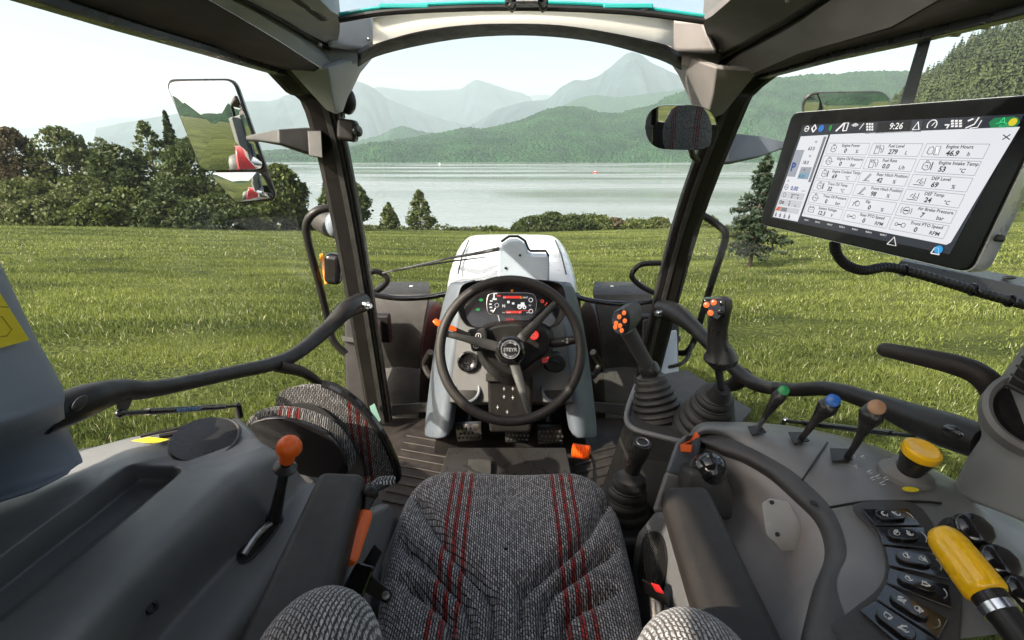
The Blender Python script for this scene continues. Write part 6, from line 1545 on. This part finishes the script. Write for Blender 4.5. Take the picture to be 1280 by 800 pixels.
obj('lamp_body', MB().ell(W(434, 126, D=1.66), (.03, .03, .045)), BLACK, pl_); obj('bracket', MB().box(W(424, 140, D=1.66), (.03, .04, .04)), BLACK, pl_, bevel=.005)
pc = thing('pillar_camera', 'small black box camera on the left front pillar below the round lamp', 'camera', W(436, 163, D=1.6))
obj('camera_body', MB().box(W(435, 163, D=1.62), (.065, .05, .07), Matrix.Rotation(R(8), 3, 'Y')), BLACK, pc, bevel=.014, seg=3); obj('lens', MB().lathe(W(446, 164, D=1.59), (.8, -.5, 0), [(.018, 0), (.018, .008), (0, .009)], 16), GLOSSB, pc)

# ================================================================== OUTSIDE OF THE CAB
dp = thing('window_post', 'thin dark post in the right side window behind the monitor', 'post', W(1130, 130, X=.82))
obj('post', MB().hexa(P([(1150, 44), (1166, 42), (1112, 240), (1092, 240)], X=.82), P([(1150, 44), (1166, 42), (1112, 240), (1092, 240)], X=.85)), BLACKS, dp, bevel=.003)
m = MB()
for a, b in ((1112, 55), (1132, 50), (1150, 44), (1172, 42), (1190, 40), (1210, 33), (1226, 29)): m.box(W(a, b-2, X=.815), (.02, .03, .018), Matrix.Rotation(R(a % 30), 3, 'X'))
obj('hinge', m, STEEL, dp, bevel=.003)
trc = thing('tractor', 'white hood, dark fenders and front wheels of the tractor beyond the windscreen', 'tractor', (0, 3.0, -1.15))
hd_ = part('hood', trc, (0, 3.0, -.3))
rows = []
for Y, z, wd, rr2 in ((2.24, .62, .305, .05), (2.26, .69, .315, .06), (2.5, .735, .325, .08), (2.9, .752, .33, .09), (3.4, .72, .33, .10), (3.9, .62, .32, .12), (4.25, .45, .29, .14), (4.4, .15, .26, .1)):
    rows.append([V(-wd-.03, Y, z-.42), V(-wd-.02, Y, z-.18), V(-wd-.008, Y, z-.05), V(-wd+.03, Y, z-.006), V(-wd+.09, Y, z), V(0, Y, z+.003), V(wd-.09, Y, z), V(wd-.03, Y, z-.006), V(wd+.008, Y, z-.05), V(wd+.02, Y, z-.18), V(wd+.03, Y, z-.42)])
obj('bonnet', MB().loft(rows), WHITEP, hd_, smooth=180, sub=2, solid=.01)
obj('seam', MB().tube([V(.262, y, z) for y, z in ((2.27, .70), (2.5, .742), (2.9, .755))], .004, 6).tube([V(-.262, y, z) for y, z in ((2.27, .70), (2.5, .742), (2.9, .755))], .004, 6), BLACK, hd_)
obj('rear_strip', MB().box((0, 2.21, .55), (.66, .04, .15)), BLACK, hd_, bevel=.02)
for s in (-1, 1):
    obj('side_panel', MB().box((s*.345, 3.0, .36), (.04, 1.2, .3)), REDBODY, hd_, bevel=.03, seg=3)
obj('engine_block', MB().box((0, 3.1, -.2), (.5, 2.2, .8)), BLACK, hd_, bevel=.03)
wc = thing('wiper_motor_cover', 'pale grey stepped cover at the foot of the windscreen in front of the hood', 'cover', W(645, 350, Y=2.1))
pq = P([(622, 352), (622, 318), (626, 307), (636, 300), (648, 300), (657, 306), (661, 316), (664, 319), (684, 319), (687, 324), (687, 352)], Y=2.10)
obj('cover', MB().prism(pq, (0, .10, -.01)), COVER, wc, bevel=.012, seg=4)
obj('lip', MB().tube([p+V(0, .10, .000) for p in pq[2:]], .006, 8), BLACK, wc)
for a, b in ((650, 319), (632, 335)):
    m = MB(); screw(m, W(a, b, Y=2.098), (0, -1, .1), .006); obj('screw', m, BLACK, wc)
wi = thing('wiper', 'black windscreen wiper resting across the hood left of the grey cover', 'wiper', W(620, 315, Y=2.15))
obj('arm', MB().tube(P([(624, 311, 'Y', 2.15), (600, 316, 'Y', 2.16), (560, 323, 'Y', 2.17), (478, 341, 'Y', 2.17)]), [.016, .013, .008, .005], 8, flat=[.6]*4), BLACKS, wi)
obj('blade', MB().tube(P([(610, 321), (560, 327), (520, 333), (478, 342)], Y=2.19), [.004, .009, .010, .004], 8, flat=[.5]*4), RUBBER, wi)
for pts, lab in (([(458, 366), (475, 370), (500, 373), (530, 372), (550, 369), (563, 366)], 'black tubular bar along the bottom of the windscreen, left half'), ([(716, 369), (735, 375), (765, 379), (795, 379), (822, 375)], 'black tubular bar along the bottom of the windscreen, right half')):
    t = thing('guard_bar', lab, 'bar', W(*pts[2], Y=2.12)); obj('tube', MB().tube(P(pts, Y=2.10), .0125, 12, smooth=5), GLOSSB, t)
    e_ = W(*pts[0 if pts[0][0] < 600 else -1], Y=2.09); obj('bolt', MB().ell(e_, (.014, .014, .014), n=12), CHROME, t)
for s in (1, -1):
    def q(a): return a if s == 1 else 1279-a
    def Q(lst, **k): return P([(q(e[0]), *e[1:]) for e in lst], **k)
    side = 'left' if s == 1 else 'right'
    fd = part('fender', trc, W(q(505), 500, Y=2.7))
    rows = [Q([(476, 352), (536, 352)], Y=3.05), Q([(466, 362), (538, 362)], Y=2.72), Q([(464, 368), (537, 368)], Y=2.66), Q([(462, 400), (531, 400)], Y=2.60), Q([(464, 450), (524, 450)], Y=2.58), Q([(470, 505), (524, 505)], Y=2.60)]
    obj('mudguard', MB().loft(rows), RUBBER, fd, solid=.02, bevel=.006, smooth=40)
    m = MB(); screw(m, W(q(514), 358, Y=2.84), (0, 0, 1), .012); obj('bolt', m, INK, fd)
    obj('bracket', MB().box(W(q(475), 410, Y=2.5), (.12, .06, .16)), BLACK, fd, bevel=.01)
    wl_ = part('wheel', trc, (-s*.66, 3.1, -1.15))
    c = V(-s*.66, 3.1, -.42)
    obj('tyre', MB().lathe(c-V(.17, 0, 0), (1, 0, 0), [(.42, 0), (.62, .0), (.70, .05), (.71, .17), (.70, .29), (.62, .34), (.42, .34)], 48), RUBBER, wl_, smooth=50)
    obj('rim', MB().lathe(c-V(.15, 0, 0), (1, 0, 0), [(.43, 0), (.40, .06), (.2, .1), (.2, .2), (.40, .24), (.43, .30)], 40), STEEL, wl_)
    stp = part('cab_step', trc, W(q(450), 500, D=2.5))
    obj('panel', MB().hexa(Q([(430, 392), (476, 400), (482, 520), (432, 500)], D=2.42), Q([(430, 392), (476, 400), (482, 520), (432, 500)], D=2.62)), BLACK, stp, bevel=.01)
    obj('ledge', MB().hexa(Q([(428, 420), (470, 424), (470, 431), (428, 427)], D=2.38), Q([(428, 420), (470, 424), (470, 431), (428, 427)], D=2.42)), GREYD, stp, bevel=.004)
    fs_ = part('platform', trc, W(q(510), 520, Y=2.1))
    obj('deck', MB().hexa(Q([(488, 506), (545, 502), (545, 514), (488, 520)], Y=2.1), Q([(488, 506), (545, 502), (545, 514), (488, 520)], Y=2.3)), GREYD, fs_, bevel=.006)
    obj('hose', MB().tube(Q([(538, 440, 'Y', 2.3), (531, 455, 'Y', 2.35), (538, 470, 'Y', 2.3), (546, 466, 'Y', 2.28)]), .018, 8, smooth=4), BLACK, fs_)
lr = thing('outside_rail', 'black bent tube rail outside the left window beside the lamps', 'rail', W(425, 445, X=-.85))
obj('tube', MB().tube(P([(424, 258, 'X', -.72), (396, 264, 'X', -.80), (383, 280, 'X', -.85), (386, 305, 'X', -.86), (400, 360, 'X', -.86), (410, 400, 'X', -.86), (416, 425, 'X', -.85), (432, 442, 'X', -.80)]), .0165, 12, smooth=5), BLACK, lr)
obj('clamp', MB().box(W(425, 300, X=-.75), (.05, .03, .012)), STEEL, lr, bevel=.003)
r2 = thing('outside_rail', 'black bent tube rail outside the right window beyond the front pillar', 'rail', W(845, 445, X=.85))
obj('tube', MB().tube(P([(868, 266, 'X', .80), (880, 270, 'X', .84), (898, 282, 'X', .90), (907, 292, 'X', .92), (903, 312, 'X', .92), (890, 352, 'X', .92), (878, 392, 'X', .92), (868, 425, 'X', .92), (858, 440, 'X', .90), (843, 441, 'X', .86)]), .0155, 12, smooth=5), BLACK, r2)
obj('lower_loop', MB().tube(P([(825, 460, 'X', .74), (845, 457, 'X', .80), (858, 449, 'X', .85), (866, 430, 'X', .9)]), .009, 10, smooth=5), BLACKS, r2)
sg_ = part('side_panel', trc, W(838, 480, D=2.4))
obj('panel', MB().hexa(P([(826, 416), (846, 412), (850, 500), (824, 500)], D=2.36), P([(826, 416), (846, 412), (850, 500), (824, 500)], D=2.5)), COVER, sg_, bevel=.01)
for s, pts in ((1, [(458, 343), (470, 339), (482, 345), (484, 352), (474, 362), (462, 366)]), (-1, [(826, 329), (804, 330), (794, 336), (790, 346), (802, 358), (822, 368)])):
    t = thing('mirror_bracket', 'bent black tube bracket outside the windscreen beside the %s front pillar' % ('left' if s == 1 else 'right'), 'bracket', W(*pts[0], Y=2.2))
    obj('tube', MB().tube(P(pts, Y=2.2), .013, 10, smooth=5), BLACK, t)
wlp = thing('work_lamp', 'grey conical work lamp outside the left front pillar', 'lamp', W(405, 275, D=2.1))
a, b = W(424, 286, D=2.05), W(398, 268, D=2.15)
obj('shell', MB().tube([a, a.lerp(b, .3), a.lerp(b, .75), b], [.045, .06, .062, .04], 20), GREYD, wlp)
obj('lens', MB().ell(W(416, 281, D=2.0), (.03, .03, .05)), plastic('lamp_glass', (.2, .23, .28), .15, coat=.6), wlp)
tsg = thing('turn_signal', 'black rounded turn signal lamp with orange lens edge outside the left front pillar', 'lamp', W(416, 358, D=2.1))
obj('housing', MB().box(W(417, 336, D=2.1), (.075, .06, .14), Matrix.Rotation(R(8), 3, 'Y')), GLOSSB, tsg, bevel=.026, seg=4)
obj('lens', MB().hexa(P([(399, 318), (404, 316), (410, 354), (406, 356)], D=2.1), P([(399, 318), (404, 316), (410, 354), (406, 356)], D=2.16)), AMBER, tsg, bevel=.004)
obj('stem', MB().tube([W(428, 338, D=2.1), W(440, 338, D=2.0)], .012, 8), BLACK, tsg)
vl = thing('label_tag', 'pale green label stuck on the foot of the left front pillar', 'label', W(470, 518, D=2.2))
obj('tag', MB().hexa(P([(462, 508), (468, 504), (476, 525), (469, 533)], D=2.20), P([(462, 508), (468, 504), (476, 525), (469, 533)], D=2.204)), MINT, vl, smooth=0)
rf = part('rear_fender', trc, (-1.15, -1.0, -.2), 'red rear fender')
rows = []
for k in range(15):
    an = math.pi*(.02+.75*k/14); rows.append([V(x, -1.0+.98*math.cos(an), -.28+.98*math.sin(an)-(.05 if e else 0)) for x, e in ((-1.26, 1), (-1.23, 0), (-1.1, 0), (-.90, 0), (-.88, 1))])
obj('mudguard', MB().loft(rows), REDBODY, rf, smooth=60, solid=.03, bevel=.01)
obj('tyre', MB().lathe((-1.42, -1.0, -.40), (1, 0, 0), [(.4, 0), (.7, 0), (.76, .08), (.76, .42), (.7, .5), (.4, .5)], 40), RUBBER, rf, smooth=50)
# roof shell and rear wall of the cab over and behind the seat
rs = thing('cab_roof', 'dark roof shell over the rear of the cab behind the roof window', 'roof', (0, 0, 1.6))
obj('headliner', MB().box((.04, -.30, 1.67), (1.56, 1.24, .05)), FELT, rs, bevel=.02)
rw = thing('rear_wall', 'dark lower rear wall of the cab behind the seat', 'wall', (0, -.95, 0))
obj('wall_panel', MB().box((.04, -.95, .35), (1.5, .05, .9)), GREYD, rw, bevel=.02)
obj('corner_post', MB().box((-.70, -.93, 1.2), (.10, .08, .9)), BLACK, rw, bevel=.01)
obj('corner_post', MB().box((.79, -.93, 1.2), (.10, .08, .9)), BLACK, rw, bevel=.01)
